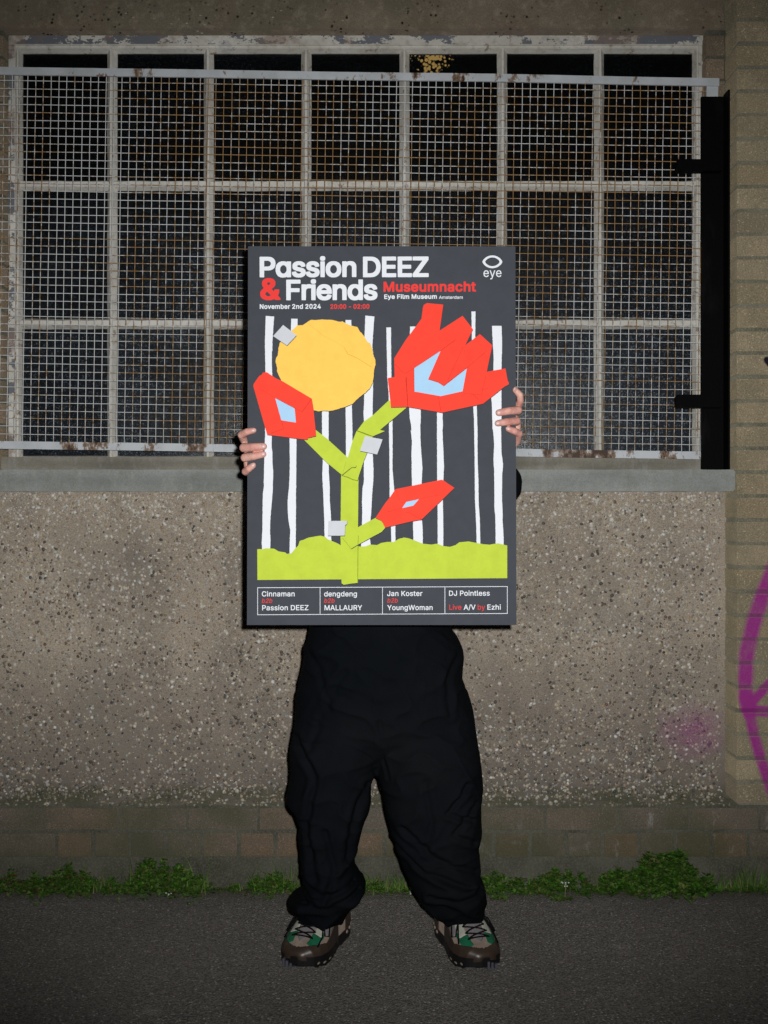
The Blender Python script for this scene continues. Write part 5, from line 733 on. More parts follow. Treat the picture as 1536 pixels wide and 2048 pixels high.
def text(s, x0, x1, base, cap, wt, mat, shear=0, k=1, track=0, slope=-.003):
    """one printed line: left and right end, baseline and cap height in photo pixels"""
    bot = {'B': 26, 'M': 12, 'L': 4}[wt]; em = cap/(.727*1000*.7275/.7275+2*bot)*1.0
    pen = 0; items = []
    for c in s:
        adv, loops = FD[wt][c]; items.append((pen, loops)); pen += adv+track
    lo = min(p+min(l[::2]) for p, ls in items for l in ls); hi = max(p+max(l[::2]) for p, ls in items for l in ls)
    H_ = CAPH[wt]; sy = cap/H_; sx = (x1-x0)/(hi-lo); loops = []
    for p, ls in items:
        for l in ls:
            loops.append([PP(x0+(p+l[i]-lo+shear*l[i+1])*sx, base-(l[i+1]+bot)*sy+(l[i]+p)*sx*slope) for i in range(0, len(l), 2)])
    o = ppart('lettering', fill(loops, k), M[mat], 'lettering "%s"' % s.replace('ɑ', 'a')); return o
CAPH = {w: (max(FD[w]['E'][1][0][1::2])-min(FD[w]['E'][1][0][1::2])) for w in 'BM'}; CAPH['L'] = CAPH['M']-16
text('Pɑssion', 519.2, 712.8, 554.8, 41.2, 'B', 'white', track=-42); text('DEEZ', 725.8, 857.3, 554.6, 41.2, 'B', 'white', track=-42)
text('&', 520.3, 561.2, 600.2, 43.5, 'B', 'letter_red', k=2); text('Friends', 572.4, 755, 600.6, 41.2, 'B', 'white', track=-42)
text('Museumnacht', 767, 951.8, 583.8, 20.3, 'B', 'letter_red', track=-10)
text('Eye Film Museum', 768.4, 873.7, 598, 9.2, 'B', 'white'); text('Amsterdam', 878, 925.6, 597.8, 6.2, 'M', 'white')
text('November 2nd 2024', 519.5, 641.8, 618, 9.6, 'B', 'white'); text('20:00 - 02:00', 660.8, 738.8, 617.8, 9.4, 'B', 'letter_red')
text('Cinnaman', 523.7, 589.3, 1192.9, 10.3, 'M', 'white'); text('Passion DEEZ', 524.3, 616.9, 1220.6, 10.3, 'M', 'white')
text('dengdeng', 648.2, 713.9, 1192.9, 10.3, 'M', 'white'); text('MALLAURY', 649, 724.3, 1220.6, 10.3, 'M', 'white')
text('Jan Koster', 774.2, 844.8, 1192.1, 10.3, 'M', 'white'); text('YoungWoman', 774.6, 865.2, 1220.3, 10.3, 'M', 'white')
text('DJ Pointless', 898, 979.4, 1191.6, 10.3, 'M', 'white')
for x, y in ((523.7, 1205.8), (648.2, 1205.6), (774.6, 1205.2)): text('b2b', x, x+20.2, y, 8.8, 'L', 'letter_red', shear=.2)
text('Live', 898.5, 922.7, 1219.5, 10.3, 'L', 'letter_red'); text('A/V', 927.3, 951, 1219.5, 10.3, 'M', 'white')
text('by', 955.4, 970, 1219.4, 10.3, 'L', 'letter_red'); text('Ezhi', 974.7, 1001.6, 1219.3, 10.3, 'M', 'white')
text('eye', 966.9, 1002.9, 554, 17.6, 'L', 'white')
def eye_loop(a, h, r):
    out = []
    for i in range(40):
        t = 2*math.pi*i/40; c, s_ = math.cos(t), math.sin(t)
        out.append((984.7+a*(abs(c)**1.0)*(1 if c > 0 else -1), 523.7-h*(abs(s_)**r)*(1 if s_ > 0 else -1)))
    return out
eo = eye_loop(19.9, 12.8, 1.35); ei = eye_loop(14.4, 8.7, 1.35)
ppart('printed_emblem', fill([[PP(*p) for p in eo], [PP(*p) for p in ei]], 1), M['white'], 'white outline eye emblem')

# ------------------------------------------------------------------ the person
person = empty('person', (0.0, -.57, 0), 'person in black baggy trousers and trail shoes hiding behind the raised poster', 'person')
def A(px, py, Y): return at(px, py, Y)
def chain(b, pts):
    for (p0, r0), (p1, r1) in zip(pts, pts[1:]): b.capsule(p0, r0, p1, r1)
LEFT = dict(
  index=[(510,884,-.950,.0100), (488,880,-.975,.0092), (483,870,-.998,.0088), (494,863.5,-1.0105,.0080), (507,861,-1.0075,.0070)],
  middle=[(514,892,-.945,.0112), (490,894.5,-.972,.0105), (487.5,895.5,-.998,.0102), (506,894.5,-1.0112,.0096), (526.5,893,-1.009,.0084)],
  ring=[(514,908,-.945,.0112), (492,914,-.972,.0100), (489.5,915.5,-.998,.0096), (508,912.5,-1.0110,.0088), (526,908.5,-1.009,.0077)],
  pinky=[(514,936,-.947,.0098), (493,944,-.974,.0092), (491,943,-.998,.0088), (497.5,937.5,-1.0098,.0080), (506,931,-1.0085,.0068)],
  thumb=[(560,925,-.905,.013), (566,905,-.945,.0122), (572,890,-.972,.0110), (575,872,-.9855,.0090)])
RIGHT = dict(
  index=[(1024,824,-.950,.0100), (1036,814,-.975,.0088), (1040.5,802,-.992,.0082), (1040,790,-1.003,.0076), (1031,780,-1.006,.0068)],
  middle=[(1016,836,-.945,.0112), (1034,822.5,-.972,.0098), (1036.5,820.5,-.998,.0094), (1018,822,-1.0112,.0090), (998,825.5,-1.009,.0079)],
  ring=[(1016,853,-.945,.0108), (1032,843.5,-.972,.0096), (1033.5,842,-.998,.0092), (1015,843.5,-1.0110,.0086), (996,846.5,-1.009,.0074)],
  pinky=[(1020,896,-.947,.0098), (1034,882,-.972,.0090), (1038,867,-.998,.0086), (1029,862.5,-1.0098,.0080), (1017,858,-1.0085,.0066)],
  thumb=[(965,875,-.905,.013), (960,855,-.945,.0122), (955,840,-.972,.0110), (952,822,-.9855,.0090)])
WR = {'L': A(572, 945, -.875), 'R': A(955, 895, -.875)}
hands = MB(); nails = []
for side_, H in (('L', LEFT), ('R', RIGHT)):
    w = WR[side_]
    for nm, pts in H.items():
        P3 = [(A(x, y, Y), r) for x, y, Y, r in pts]; chain(hands, P3)
        if nm != 'thumb':
            hands.capsule(P3[0][0], .0125, w, .020)
            d = (P3[-1][0]-P3[-2][0]).normalized(); r = P3[-1][1]
            nails.append((P3[-1][0]+d*r*.12+Vector((0, -r*.82, 0)), d, r, side_ == 'R' and nm == 'index'))
        else: hands.capsule(P3[0][0], .015, w, .022)
    hands.capsule(A(1034, 842, -.965) if side_ == 'R' else A(494, 915, -.965), .009, A(1033, 880, -.965) if side_ == 'R' else A(496, 935, -.965), .009)
SH = {'L': Vector((-.185, -.57, 1.40)), 'R': Vector((.165, -.57, 1.40))}
EL = {'L': Vector((-.262, -.70, 1.145)), 'R': at(997, 968, -.74)}
for s_ in 'LR':
    d = (EL[s_]-WR[s_]).normalized(); hands.capsule(WR[s_]-d*.012, .0235, WR[s_]+d*.10, .031)
hm_ = evaluated(hands.mesh('hands'), [('REMESH', dict(mode='VOXEL', voxel_size=.0012, use_smooth_shade=True)), ('SMOOTH', dict(factor=.5, iterations=3))])
body = MB()
HC = Vector((-.008, -.575, 1.60))
body.ball(HC+Vector((0, .012, .025)), .074, .092, .098, 32); body.ball(HC+Vector((0, -.028, -.035)), .056, .060, .075, 28)
body.capsule(HC+Vector((0, .01, -.06)), .052, (-.01, -.56, 1.40), .058)
body.capsule(HC+Vector((0, -.083, .005)), .009, HC+Vector((0, -.106, -.024)), .014); body.ball(HC+Vector((0, -.085, -.095)), .022, .018, .018)
for s_ in (-1, 1):
    body.ball(HC+Vector((s_*.076, .012, .0)), .008, .018, .032, 14); body.ball(HC+Vector((s_*.017, -.088, -.028)), .010, .010, .008, 12)
    body.ball(HC+Vector((s_*.032, -.070, .034)), .026, .018, .010, 14)
    body.capsule((s_*.08-.01, -.57, .90), .072, (s_*.11-.01, -.60, .52), .06); body.capsule((s_*.11-.01, -.60, .52), .055, ((-.158 if s_ < 0 else .195), -.565, .12), .038)
body.capsule((-.01, -.56, 1.0), .13, (-.01, -.56, 1.30), .135)
for s_ in 'LR': body.capsule((-.01, -.56, 1.37), .075, SH[s_], .06); body.capsule(SH[s_], .05, EL[s_], .04); body.capsule(EL[s_], .04, WR[s_], .024)
bm1 = evaluated(body.mesh('body'), [('REMESH', dict(mode='VOXEL', voxel_size=.005)), ('SMOOTH', dict(factor=.5, iterations=4))])
bm = bmesh.new(); bm.from_mesh(bm1); bm.from_mesh(hm_)
me = bpy.data.meshes.new('body'); bm.to_mesh(me); bm.free(); me.polygons.foreach_set('use_smooth', [True]*len(me.polygons))
bodyo = link('body', me, M['skin'], person)
for c, d, r, sidew in nails:
    M_ = Matrix.Identity(3); xax = d; y = Vector((0, 1, 0)); yy = (y-xax*y.dot(xax)).normalized(); zz = xax.cross(yy)
    R = Matrix((xax, yy, zz)).transposed()
    if sidew: R = Matrix.Rotation(math.radians(35), 3, 'Z') @ R
    b = MB().ball((0, 0, 0), .0068, .0024, r*.70, 14, R)
    b.v = [tuple(Vector(p)+c) for p in b.v]; link('fingernail', b.mesh('fingernail', True), M['nail'], bodyo)
for s_ in (-1, 1):
    MB().ball(HC+Vector((s_*.032, -.076, .012)), .013, .012, .010, 16).obj('eye', M['eyeball'], bodyo, True)
    MB().ball(HC+Vector((s_*.032, -.0865, .012)), .005, .003, .005, 12).obj('iris', M['hair'], bodyo, True)
MB().ball(HC+Vector((0, -.088, -.062)), .024, .006, .007, 16).obj('mouth', M['lip'], bodyo, True)
hb = MB().ball(HC+Vector((0, .026, .045)), .084, .096, .092, 40).ball(HC+Vector((0, .05, -.02)), .070, .062, .08, 30)
me = evaluated(hb.mesh('hair'), [('REMESH', dict(mode='VOXEL', voxel_size=.004)), ('SMOOTH', dict(factor=.5, iterations=3))]); me.name = 'hair'
push(me, lambda c, n: .006*noise.noise((c.x*60, c.y*60, c.z*18)))
link('hair', me, M['hair'], person)
# jacket
jk = MB()
jk.capsule((-.01, -.56, 1.02), .155, (-.01, -.56, 1.28), .158)
for s_ in 'LR':
    jk.capsule((-.01, -.56, 1.36), .098, SH[s_], .078); jk.capsule((-.01, -.56, 1.15), .13, SH[s_]+Vector((0, 0, -.08)), .08)
    jk.capsule(SH[s_], .076, EL[s_], .062); jk.capsule(EL[s_], .062, EL[s_].lerp(WR[s_], .86), .043)
me = evaluated(jk.mesh('jacket'), [('REMESH', dict(mode='VOXEL', voxel_size=.006)), ('SMOOTH', dict(factor=.5, iterations=8))]); me.name = 'jacket'
push(me, lambda c, n: .007*noise.noise((c.x*14, c.y*14, c.z*30))+.003*noise.noise((c.x*40, c.y*40, c.z*50)))
link('jacket', me, M['cloth'], person)

# trousers: the outline of each leg followed row by row, then folds
OUTL = [(1147,640),(1200,632),(1256,616),(1278,612),(1293,604.5),(1308,607),(1330,603),(1360,596),(1400,592),(1440,590),(1470,585.5),(1500,581.5),(1530,583),(1550,582),(1580,575.5),(1597,577),(1612,588),(1630,596),(1645,601.5),(1660,599),(1678,600),(1690,603.5),(1720,602.5),(1745,604.5),(1765,610),(1780,606),(1787,589),(1795,576),(1812,579.5),(1825,591),(1838,594.5),(1848,596)]
INL = [(1380,772),(1440,764),(1500,757),(1543,752),(1552,747),(1563,742),(1600,742),(1620,738),(1640,729),(1665,722),(1690,716),(1708,709.5),(1730,711),(1748,720),(1765,731),(1778,731),(1795,722),(1815,703.5),(1835,690),(1848,684)]
INR = [(1380,730),(1440,738),(1500,750),(1543,755),(1560,760),(1580,766),(1610,770),(1640,778),(1670,787),(1700,795),(1730,806),(1760,819),(1785,834.5),(1818,852.5),(1830,870),(1840,885),(1848,890)]
OUTR = [(1147,888),(1200,898),(1256,905),(1272,917),(1297,928),(1315,929),(1355,926.5),(1385,936),(1415,945),(1450,950),(1490,955.5),(1530,960.5),(1565,963.5),(1610,960),(1660,961.5),(1680,958.5),(1690,955),(1720,958),(1754,958),(1758,965),(1780,970),(1803,973),(1816,966),(1838,965),(1848,962)]
def ip(t, y): return float(np.interp(y, [a for a, _ in t], [b for _, b in t]))
TY0 = -.57
def loft(rows, depth, yc, fn):
    b = MB(); n = 56; v = []
    for y in rows:
        l, r = fn(y); a, c = at(l, y, TY0), at(r, y, TY0); w = (c.x-a.x)/2; dep = depth(y, w); cy = yc(y)
        kz = .36*max(0, (y-1770)/78)
        for q in range(n):
            t = 2*math.pi*q/n; cc, ss = math.cos(t), math.sin(t)
            v.append(((a.x+c.x)/2+w*abs(cc)**.85*(1 if cc > 0 else -1), cy+dep*abs(ss)**.85*(1 if ss > 0 else -1), a.z-kz*dep*abs(ss)**.85*(1 if ss > 0 else -1)))
    m = len(rows); f = [(i*n+q, (i+1)*n+q, (i+1)*n+(q+1) % n, i*n+(q+1) % n) for i in range(m-1) for q in range(n)]
    f += [tuple(range(n)), tuple(range(m*n-1, (m-1)*n-1, -1))]
    return b.add(v, f)
rws = lambda a, b, s: list(np.arange(a, b+.1, s))
tb = loft(rws(1147, 1536, 4), lambda y, w: np.interp(y, (1147, 1300, 1400, 1470, 1536), (.115, .15, .142, .128, .05)), lambda y: TY0, lambda y: (ip(OUTL, y)+(2 if y < 1430 else 2+(y-1430)*.8), ip(OUTR, y)-(2 if y < 1430 else 2+(y-1430)*.8)))
lg = lambda y, w: float(np.interp(y, (1380, 1500, 1600, 1700, 1780, 1848), (.085, .128, .112, .10, .115, .085)))
ycl = lambda y: TY0+float(np.interp(y, (1380, 1600, 1750, 1848), (0, -.02, -.01, 0)))
t2 = loft(rws(1380, 1848, 4), lg, ycl, lambda y: (ip(OUTL, y), ip(INL, y))); t3 = loft(rws(1380, 1848, 4), lg, ycl, lambda y: (ip(INR, y), ip(OUTR, y)))
tb.add(t2.v, t2.f); tb.add(t3.v, t3.f)
me = evaluated(tb.mesh('trousers'), [('REMESH', dict(mode='VOXEL', voxel_size=.0036)), ('SMOOTH', dict(factor=.5, iterations=2))]); me.name = 'trousers'
bm = bmesh.new(); bm.from_mesh(me)
zlo, zhi = at(0, 1600, TY0).z, at(0, 1350, TY0).z
for _ in range(40):                            # the seat runs into the legs without a step
    bmesh.ops.smooth_vert(bm, verts=[v for v in bm.verts if zlo < v.co.z < zhi and v.normal.y < -.45], factor=.5, use_axis_x=False, use_axis_y=True, use_axis_z=False)
    if _ % 8 == 0: bm.normal_update()
bm.to_mesh(me); bm.free()
FOLDS = [([(768, 1330), (800, 1368), (828, 1410), (842, 1450)], .0016, .0035), ([(745, 1345), (749, 1440), (752, 1540)], .0020, .0035), ([(760, 1440), (768, 1520), (775, 1560)], -.003, .005),
 ([(905, 1495), (938, 1556), (960, 1606)], .0022, .0035), ([(590, 1482), (634, 1552), (615, 1640), (632, 1760)], -.008, .009), ([(737, 1575), (704, 1650), (692, 1720)], -.008, .010), ([(652, 1660), (668, 1740), (648, 1810)], -.006, .008),
 ([(790, 1690), (850, 1742), (935, 1778)], -.008, .008), ([(806, 1655), (872, 1716), (955, 1752)], -.006, .008), ([(935, 1570), (894, 1622), (940, 1640)], -.007, .007), ([(950, 1610), (905, 1665), (950, 1690)], -.006, .007),
 ([(862, 1795), (920, 1802), (968, 1788)], -.008, .008), ([(592, 1806), (650, 1820), (722, 1786)], -.008, .008), ([(610, 1770), (660, 1790), (728, 1762)], -.007, .008), ([(620, 1500), (650, 1420), (690, 1340)], -.003, .010),
 ([(850, 1560), (862, 1640), (852, 1700)], -.004, .009), ([(612, 1300), (640, 1340), (660, 1420)], -.003, .009), ([(920, 1310), (895, 1360), (900, 1430)], -.004, .009)]
FOLDS = [([(lambda p: (p.x, p.z))(at(x, y, -.68)) for x, y in l], a, w) for l, a, w in FOLDS]
def sdist(px_, pz_, l):
    b = 9
    for (ax, az), (bx, bz) in zip(l, l[1:]):
        dx, dz = bx-ax, bz-az; t = max(0, min(1, ((px_-ax)*dx+(pz_-az)*dz)/(dx*dx+dz*dz))); b = min(b, math.hypot(px_-ax-t*dx, pz_-az-t*dz))
    return b
def fold(c, n):
    extra = 0
    if n.y < -.25:
        wob = .004*noise.noise((c.x*22, 3, c.z*22))
        for l, a_, w in FOLDS:
            d = sdist(c.x+wob, c.z, l)
            if d < w*3: extra += a_*math.exp(-(d/w)**2)+abs(a_)*.5*math.exp(-((d-w*1.6)/w)**2)*(1 if a_ < 0 else 0)
    return extra+fold0(c, n)
def fold0(c, n):
    front = min(1, abs(n.y)*1.3)
    s = 1 if c.x > 0 else -1; low = float(np.interp(c.z, (.05, .28, .55, .9), (1, .8, .35, .25)))
    u = c.z*1.0+s*c.x*.9
    r1 = 1-abs(noise.noise((u*9, s*c.x*4, 1+c.y*5)))*2.2
    r2 = noise.noise((c.x*16, c.y*16, c.z*(26 if c.z < .3 else 10)))
    r3 = 1-abs(noise.noise((c.x*10-c.z*7, 8, c.z*16+c.x*5)))*2.4
    cr = max(0, 1-abs(c.x+.01)/.12)*max(0, 1-abs(c.z-.62)/.22)
    r4 = math.sin((c.z*.7+abs(c.x+.01)*1.3)*70)*cr*.5
    return front*(low*(.012*r1*abs(r1)+.006*r2)+.006*r3*abs(r3)+.004*r4)+(1-front)*.0012*r2
push(me, fold)
me = evaluated(me, [('SMOOTH', dict(factor=.5, iterations=1))]); me.name = 'trousers'
link('trousers', me, M['cloth'], person)

# shoes
def shoe(loc, ang, mirror):
    sh = empty('shoe', loc); sh.parent = person; sh.matrix_parent_inverse = wm(person).inverted()
    sh.rotation_euler = (0, 0, ang); L = .288
    ts = (0, .03, .08, .16, .28, .42, .55, .68, .78, .87, .94, .98, 1.0)
    ws = (.012, .024, .034, .040, .041, .042, .049, .057, .059, .055, .043, .027, .010)
    hs = (.075, .088, .10, .115, .125, .128, .118, .098, .079, .064, .055, .047, .034)
    so = (.034, .034, .033, .032, .030, .028, .026, .024, .023, .024, .027, .030, .034)
    ctr = lambda t: .006*math.sin(math.pi*t)*(-1 if mirror else 1)+(.006*(t-.6) if t > .6 else 0)*(-1 if mirror else 1)
    T = lambda t, a: float(np.interp(t, ts, a))
    def S(t, u, off=0):
        w, h, s0 = T(t, ws)+off, T(t, hs)+off, T(t, so)-.006
        a = math.pi*u; c, s_ = math.cos(a), math.sin(a)
        bulge = 1+.06*math.sin(2*a)**2
        return Vector((ctr(t)-w*abs(c)**.8*(1 if c > 0 else -1)*bulge, -L*t-(off if t > .98 else 0), s0+(h-s0)*abs(s_)**.72))
    NT, NU = 150, 84
    tt = [1-(1-i/NT)**1.0 for i in range(NT+1)]; tt = [.5-.5*math.cos(math.pi*t)*1.0 if False else t for t in tt]
    def patch(name, mask, off, mat, parent=sh):
        idx = {}; v = []; f = []
        cell = lambda i, j: 0 <= i < NT and 0 <= j < NU and mask((i+.5)/NT, (j+.5)/NU)
        def vid(i, j, o):
            if (i, j, o) not in idx: idx[(i, j, o)] = len(v); v.append(S(tt[i], j/NU, o))
            return idx[(i, j, o)]
        for i in range(NT):
            for j in range(NU):
                if not cell(i, j): continue
                f.append((vid(i, j, off), vid(i+1, j, off), vid(i+1, j+1, off), vid(i, j+1, off)))
                for (di, dj, a, b_) in ((-1, 0, (i, j), (i, j+1)), (1, 0, (i+1, j+1), (i+1, j)), (0, -1, (i+1, j), (i, j)), (0, 1, (i, j+1), (i+1, j+1))):
                    if not cell(i+di, j+dj): f.append((vid(*a, off), vid(*b_, off), vid(*b_, off-.003), vid(*a, off-.003)))
        o = link(name, pyd(name, v, f, False), mat); o.parent = parent
        for p in o.data.polygons: p.use_smooth = True
        return o
    s_of = lambda u: abs(u-.5)*2
    inner = (lambda u: u > .5) if mirror else (lambda u: u < .5)
    patch('upper', lambda t, u: True, 0, M['suede'])
    guard_ = lambda t, u: (t > .957-.36*s_of(u)**2.0 and (s_of(u) > .60 or t > .80)) or (s_of(u) > .72 and t > .46) or (t < .26 and .42 < s_of(u))
    patch('mudguard', guard_, .0032, M['rubber_brown'])
    patch('side_patch', lambda t, u: (.80 if s_of(u) < .44 else .74) < t < .915-.12*abs(s_of(u)-.34) and .18 < s_of(u) < .52-.25*max(0, t-.84)*3, .0016, M['shoe_green'])
    patch('eyestay', lambda t, u: (.38 < t < .795 and .21 < s_of(u) < .46) or (.14 < t < .36 and .2 < s_of(u) < .40), .0020, M['shoe_white'])
    patch('quarter', lambda t, u: .40 < t < .73 and .48 < s_of(u) < .68, .0014, M['mesh_grey'])
    patch('tongue', lambda t, u: .30 < t < .89-.4*s_of(u) and s_of(u) < .17, .0024, M['mesh_grey'])
    # laces
    def lace(pts, r=.0021): 
        o = MB().tube(pts, r, 6).obj('lace', M['lace'], None, True); o.parent = sh
    U = lambda s_: .5+s_/2
    tz = (.60, .67, .74, .80, .855)
    for a, b in zip(tz, tz[1:]):
        for sg in (-1, 1):
            lace([S(a+(b-a)*q/8, U(sg*.24*(1-2*q/8)), .0062) for q in range(9)])
    for a in (tz[0], tz[-1]): lace([S(a, U(.26*(2*q/8-1)), .0055) for q in range(9)])
    for sg in (-1, 1):
        lace([S(.61, U(0), .008), S(.66, U(sg*.16), .013), S(.74, U(sg*.36), .013), S(.785, U(sg*.5), .009), S(.75, U(sg*.62), .009), S(.67, U(sg*.46), .012), S(.61, U(sg*.05), .010)])
        lace([S(.61, U(sg*.05), .009), S(.70, U(sg*.30), .010), S(.80, U(sg*.46), .007), S(.84 if sg < 0 else .89, U(sg*.56), .006)])
    # sole
    def foot(z0, z1, k, name, mat, t0=0, t1=1, wave=0):
        b = MB(); n = 60; ring = []
        for i in range(n+1):
            t = t0+(t1-t0)*i/n; ring.append((ctr(t)+T(t, ws)*k, -L*t*1.004))
        for i in range(n, -1, -1):
            t = t0+(t1-t0)*i/n; ring.append((ctr(t)-T(t, ws)*k, -L*t*1.004))
        m = len(ring); lift = lambda y: .010*max(0, (-y/L-.80)/.2)**1.6+.006*max(0, (.08+y/L)/.08)
        v = [(x, y, z0+lift(y)+(wave*abs(math.sin(y*120)) if wave else 0)) for x, y in ring]+[(x*1.0, y, z1+lift(y)*.4) for x, y in ring]
        o = b.add(v, [(q, (q+1) % m, m+(q+1) % m, m+q) for q in range(m)]+[tuple(range(m-1, -1, -1)), tuple(range(m, 2*m))]).obj(name, mat, None); o.parent = sh
        return o
    foot(.006, .031, 1.07, 'midsole', M['sole']); foot(0, .012, 1.03, 'outsole', M['sole'], 0, .40, .004); foot(0, .012, 1.05, 'outsole', M['sole'], .50, 1, .005)
    # beige dots along the heel strap, pale lugs low at the toe, clear wedge at the tip
    for sg in (-1, 1):
        for t, z in ((.10, .030), (.17, .028), (.24, .024)):
            x = ctr(t)+sg*(T(t, ws)*1.07+.001); o = MB().ball((x, -L*t, z), .0025, .006, .005, 12).obj('stud', M['stud'], None, True); o.parent = sh
        for t in (.74, .82, .89):
            x = ctr(t)+sg*(T(t, ws)*1.07+.0005); o = MB().ball((x-sg*.0015, -L*t, .011+.004*(t > .85)), .0022, .010, .0030, 12).obj('lug', M['stud'], None, True); o.parent = sh
    for q_, dx in enumerate((-.012, -.002, .009)):
        dx += .016 if mirror else -.016
        o = MB().box(dx-.0028, dx+.0034, -L*1.006, -L*.955, .004, .024-.004*q_).obj('clear_lug', M['lug'], None); o.parent = sh
    return sh
shoe((-.118, -.452, 0), math.radians(-23), False); shoe((.167, -.454, 0), math.radians(19), True)

# ------------------------------------------------------------------ weeds and litter
def weed(name, x0, x1, y, h, dep, n, size, label, blades=0, bh=.05, red=0, seed=0, cat='weeds'):
    """a low clump: many small folded leaves strewn through an uneven mound, and grass blades"""
    rnd = random.Random(seed); v = []; f = []; col = []
    root = empty(name, ((x0+x1)/2, y, 0), label, cat)
    base = [(.045, .125, .012), (.062, .155, .018), (.028, .085, .010), (.09, .18, .03), (.11, .14, .04)]
    h *= 1.55; n = int(n*1.35)
    for _ in range(n):
        u = rnd.random(); X = x0+(x1-x0)*u+rnd.gauss(0, .008)
        env = (math.sin(math.pi*min(1, max(0, u)))**.4)*(.68+.85*noise.noise((X*13, seed, 1))+.45*noise.noise((X*45, seed, 6)))
        if rnd.random() > env+.15: continue
        Y = y-.008+rnd.gauss(0, dep*(.42+.25*noise.noise((X*15, seed, 4)))); Z = max(.002, h*env*(rnd.random()**.75)*(1-min(.85, abs(Y-y)/dep*.6)))
        if Z > h*.80: continue
        if noise.noise((X*38, Y*38, Z*38+seed)) < -.16: continue
        if rnd.random() < .07: Z *= 1.12
        if Y > -.122: Y = -.122-rnd.random()*.02
        s = size*1.3*(.6+.8*rnd.random()); c = rnd.choice(base); q = .6+.8*rnd.random(); c = tuple(a*q for a in c)
        if rnd.random() < red: c = (.09*q, .045*q, .02*q)
        yaw = rnd.random()*6.28; k3 = 3 if rnd.random() < .7 else 2
        for m in range(k3):
            a = yaw+m*6.28/3; el = rnd.uniform(-.2, .9); d = Vector((math.cos(a)*math.cos(el), math.sin(a)*math.cos(el), math.sin(el)))
            sd = d.cross(Vector((0, 0, 1))).normalized(); up = sd.cross(d); o = Vector((X, Y, Z)); w = s*.36
            p = [o, o+d*s*.5+sd*w+up*s*.12, o+d*s, o+d*s*.5-sd*w+up*s*.12, o+d*s*.52]
            b = len(v); v += p; f += [(b, b+1, b+4), (b+1, b+2, b+4), (b+2, b+3, b+4), (b+3, b, b+4)]; col += [c]*5
    if v: 
        for q in range(len(v)):
            if v[q].z < .002: v[q].z = .002
        me = pyd('foliage', v, f); at_ = me.attributes.new('tint', 'FLOAT_COLOR', 'POINT')
        at_.data.foreach_set('color', [x for c in col for x in (*c, 1)])
        tag(link('foliage', me, M['leaf'], root), kind='stuff')
    if blades:
        v = []; f = []; col = []
        for _ in range(blades):
            u = rnd.random(); X = x0+(x1-x0)*u; Y = min(y+rnd.gauss(0, dep*.3), -.124); H = bh*(.4+.8*rnd.random())*(1.25 if rnd.random() < .12 else 1)
            lean = Vector((rnd.gauss(0, .32), rnd.gauss(-.1, .2), 0)); w = .0012+.0014*rnd.random(); a = rnd.random()*3.14; sd = Vector((math.cos(a), math.sin(a), 0))*w
            b = len(v); q = .6+.7*rnd.random(); c = (.10*q, .20*q, .035*q) if rnd.random() < .85 else (.20*q, .19*q, .08*q)
            for k in range(5):
                t = k/4; p = Vector((X, Y, 0))+lean*H*t*t+Vector((0, 0, H*(t-.18*t*t*lean.length))); ww = sd*(1-t*.92); v += [p-ww, p+ww]; col += [c, c]
            f += [(b+2*k, b+2*k+1, b+2*k+3, b+2*k+2) for k in range(4)]
        for q in range(len(v)):
            if v[q].y > -.119: v[q].y = -.119
        me = pyd('grass_blades', v, f); at_ = me.attributes.new('tint', 'FLOAT_COLOR', 'POINT')
        at_.data.foreach_set('color', [x for c in col for x in (*c, 1)])
        tag(link('grass_blades', me, M['leaf'], root), kind='stuff')
    return root
wx = lambda p: at(p, 0, -.17).x
W_ = [
 ('weed_clump', -120, 75, .055, .05, 1300, .0085, 'reddish low weed clump at the left edge of the picture', 30, .06, .22),
 ('weed_clump', 55, 190, .062, .055, 1500, .0085, 'wide low green weed clump second from the left along the plinth', 20, .05, .05),
 ('weed_clump', 175, 280, .035, .040, 600, .0075, 'thin sparse weed patch between two denser clumps on the left', 40, .07, .05),
 ('weed_clump', 255, 415, .078, .065, 2600, .0085, 'densest dark green clump left of the trousers with white flowers and tall grass tips', 90, .095, .02),
 ('weed_clump', 430, 490, .018, .03, 160, .0070, 'tiny sparse weed tuft between the dense clump and the left trouser leg', 12, .03, .05),
 ('weed_clump', 498, 606, .042, .055, 900, .0080, 'grassy weed clump touching the left trouser leg', 90, .075, .02),
 ('grass_tuft', 690, 860, .022, .045, 900, .0070, 'yellow green grass growing on the plinth foot between the two legs', 420, .050, .03),
 ('weed_clump', 950, 1012, .045, .05, 520, .0085, 'small weed clump just right of the right trouser leg', 20, .06, .02),
 ('weed_clump', 1015, 1080, .038, .05, 620, .0095, 'low clover clump in the middle right of the plinth', 10, .05, 0),
 ('weed_clump', 1070, 1180, .055, .055, 1150, .0095, 'medium clover clump with a dry white flower head', 16, .065, .02),
 ('weed_clump', 1195, 1285, .055, .05, 900, .0110, 'left shoulder of the big broad leaved weed bush', 20, .055, 0),
 ('weed_bush', 1260, 1420, .098, .065, 2700, .0125, 'tall broad leaved weed bush rising over the bricks near the right', 20, .08, 0),
 ('grass_tuft', 1415, 1475, .015, .03, 160, .0080, 'thin sparse grass tuft right of the weed bush', 60, .050, 0),
 ('grass_tuft', 1470, 1600, .015, .03, 260, .0080, 'long bladed dark grass tuft at the right edge below the pier', 190, .075, 0),
]
for i, (nm, a, b, h, dp, n, s, lab, bl, bh, red) in enumerate(W_):
    weed(nm, wx(a), wx(b), -.168 if 'bush' in nm else -.160, h, dp, n, s, lab, bl, bh, red, seed=i+3, cat='grass' if nm == 'grass_tuft' else 'weeds')['group'] = 'weeds along the foot of the wall'
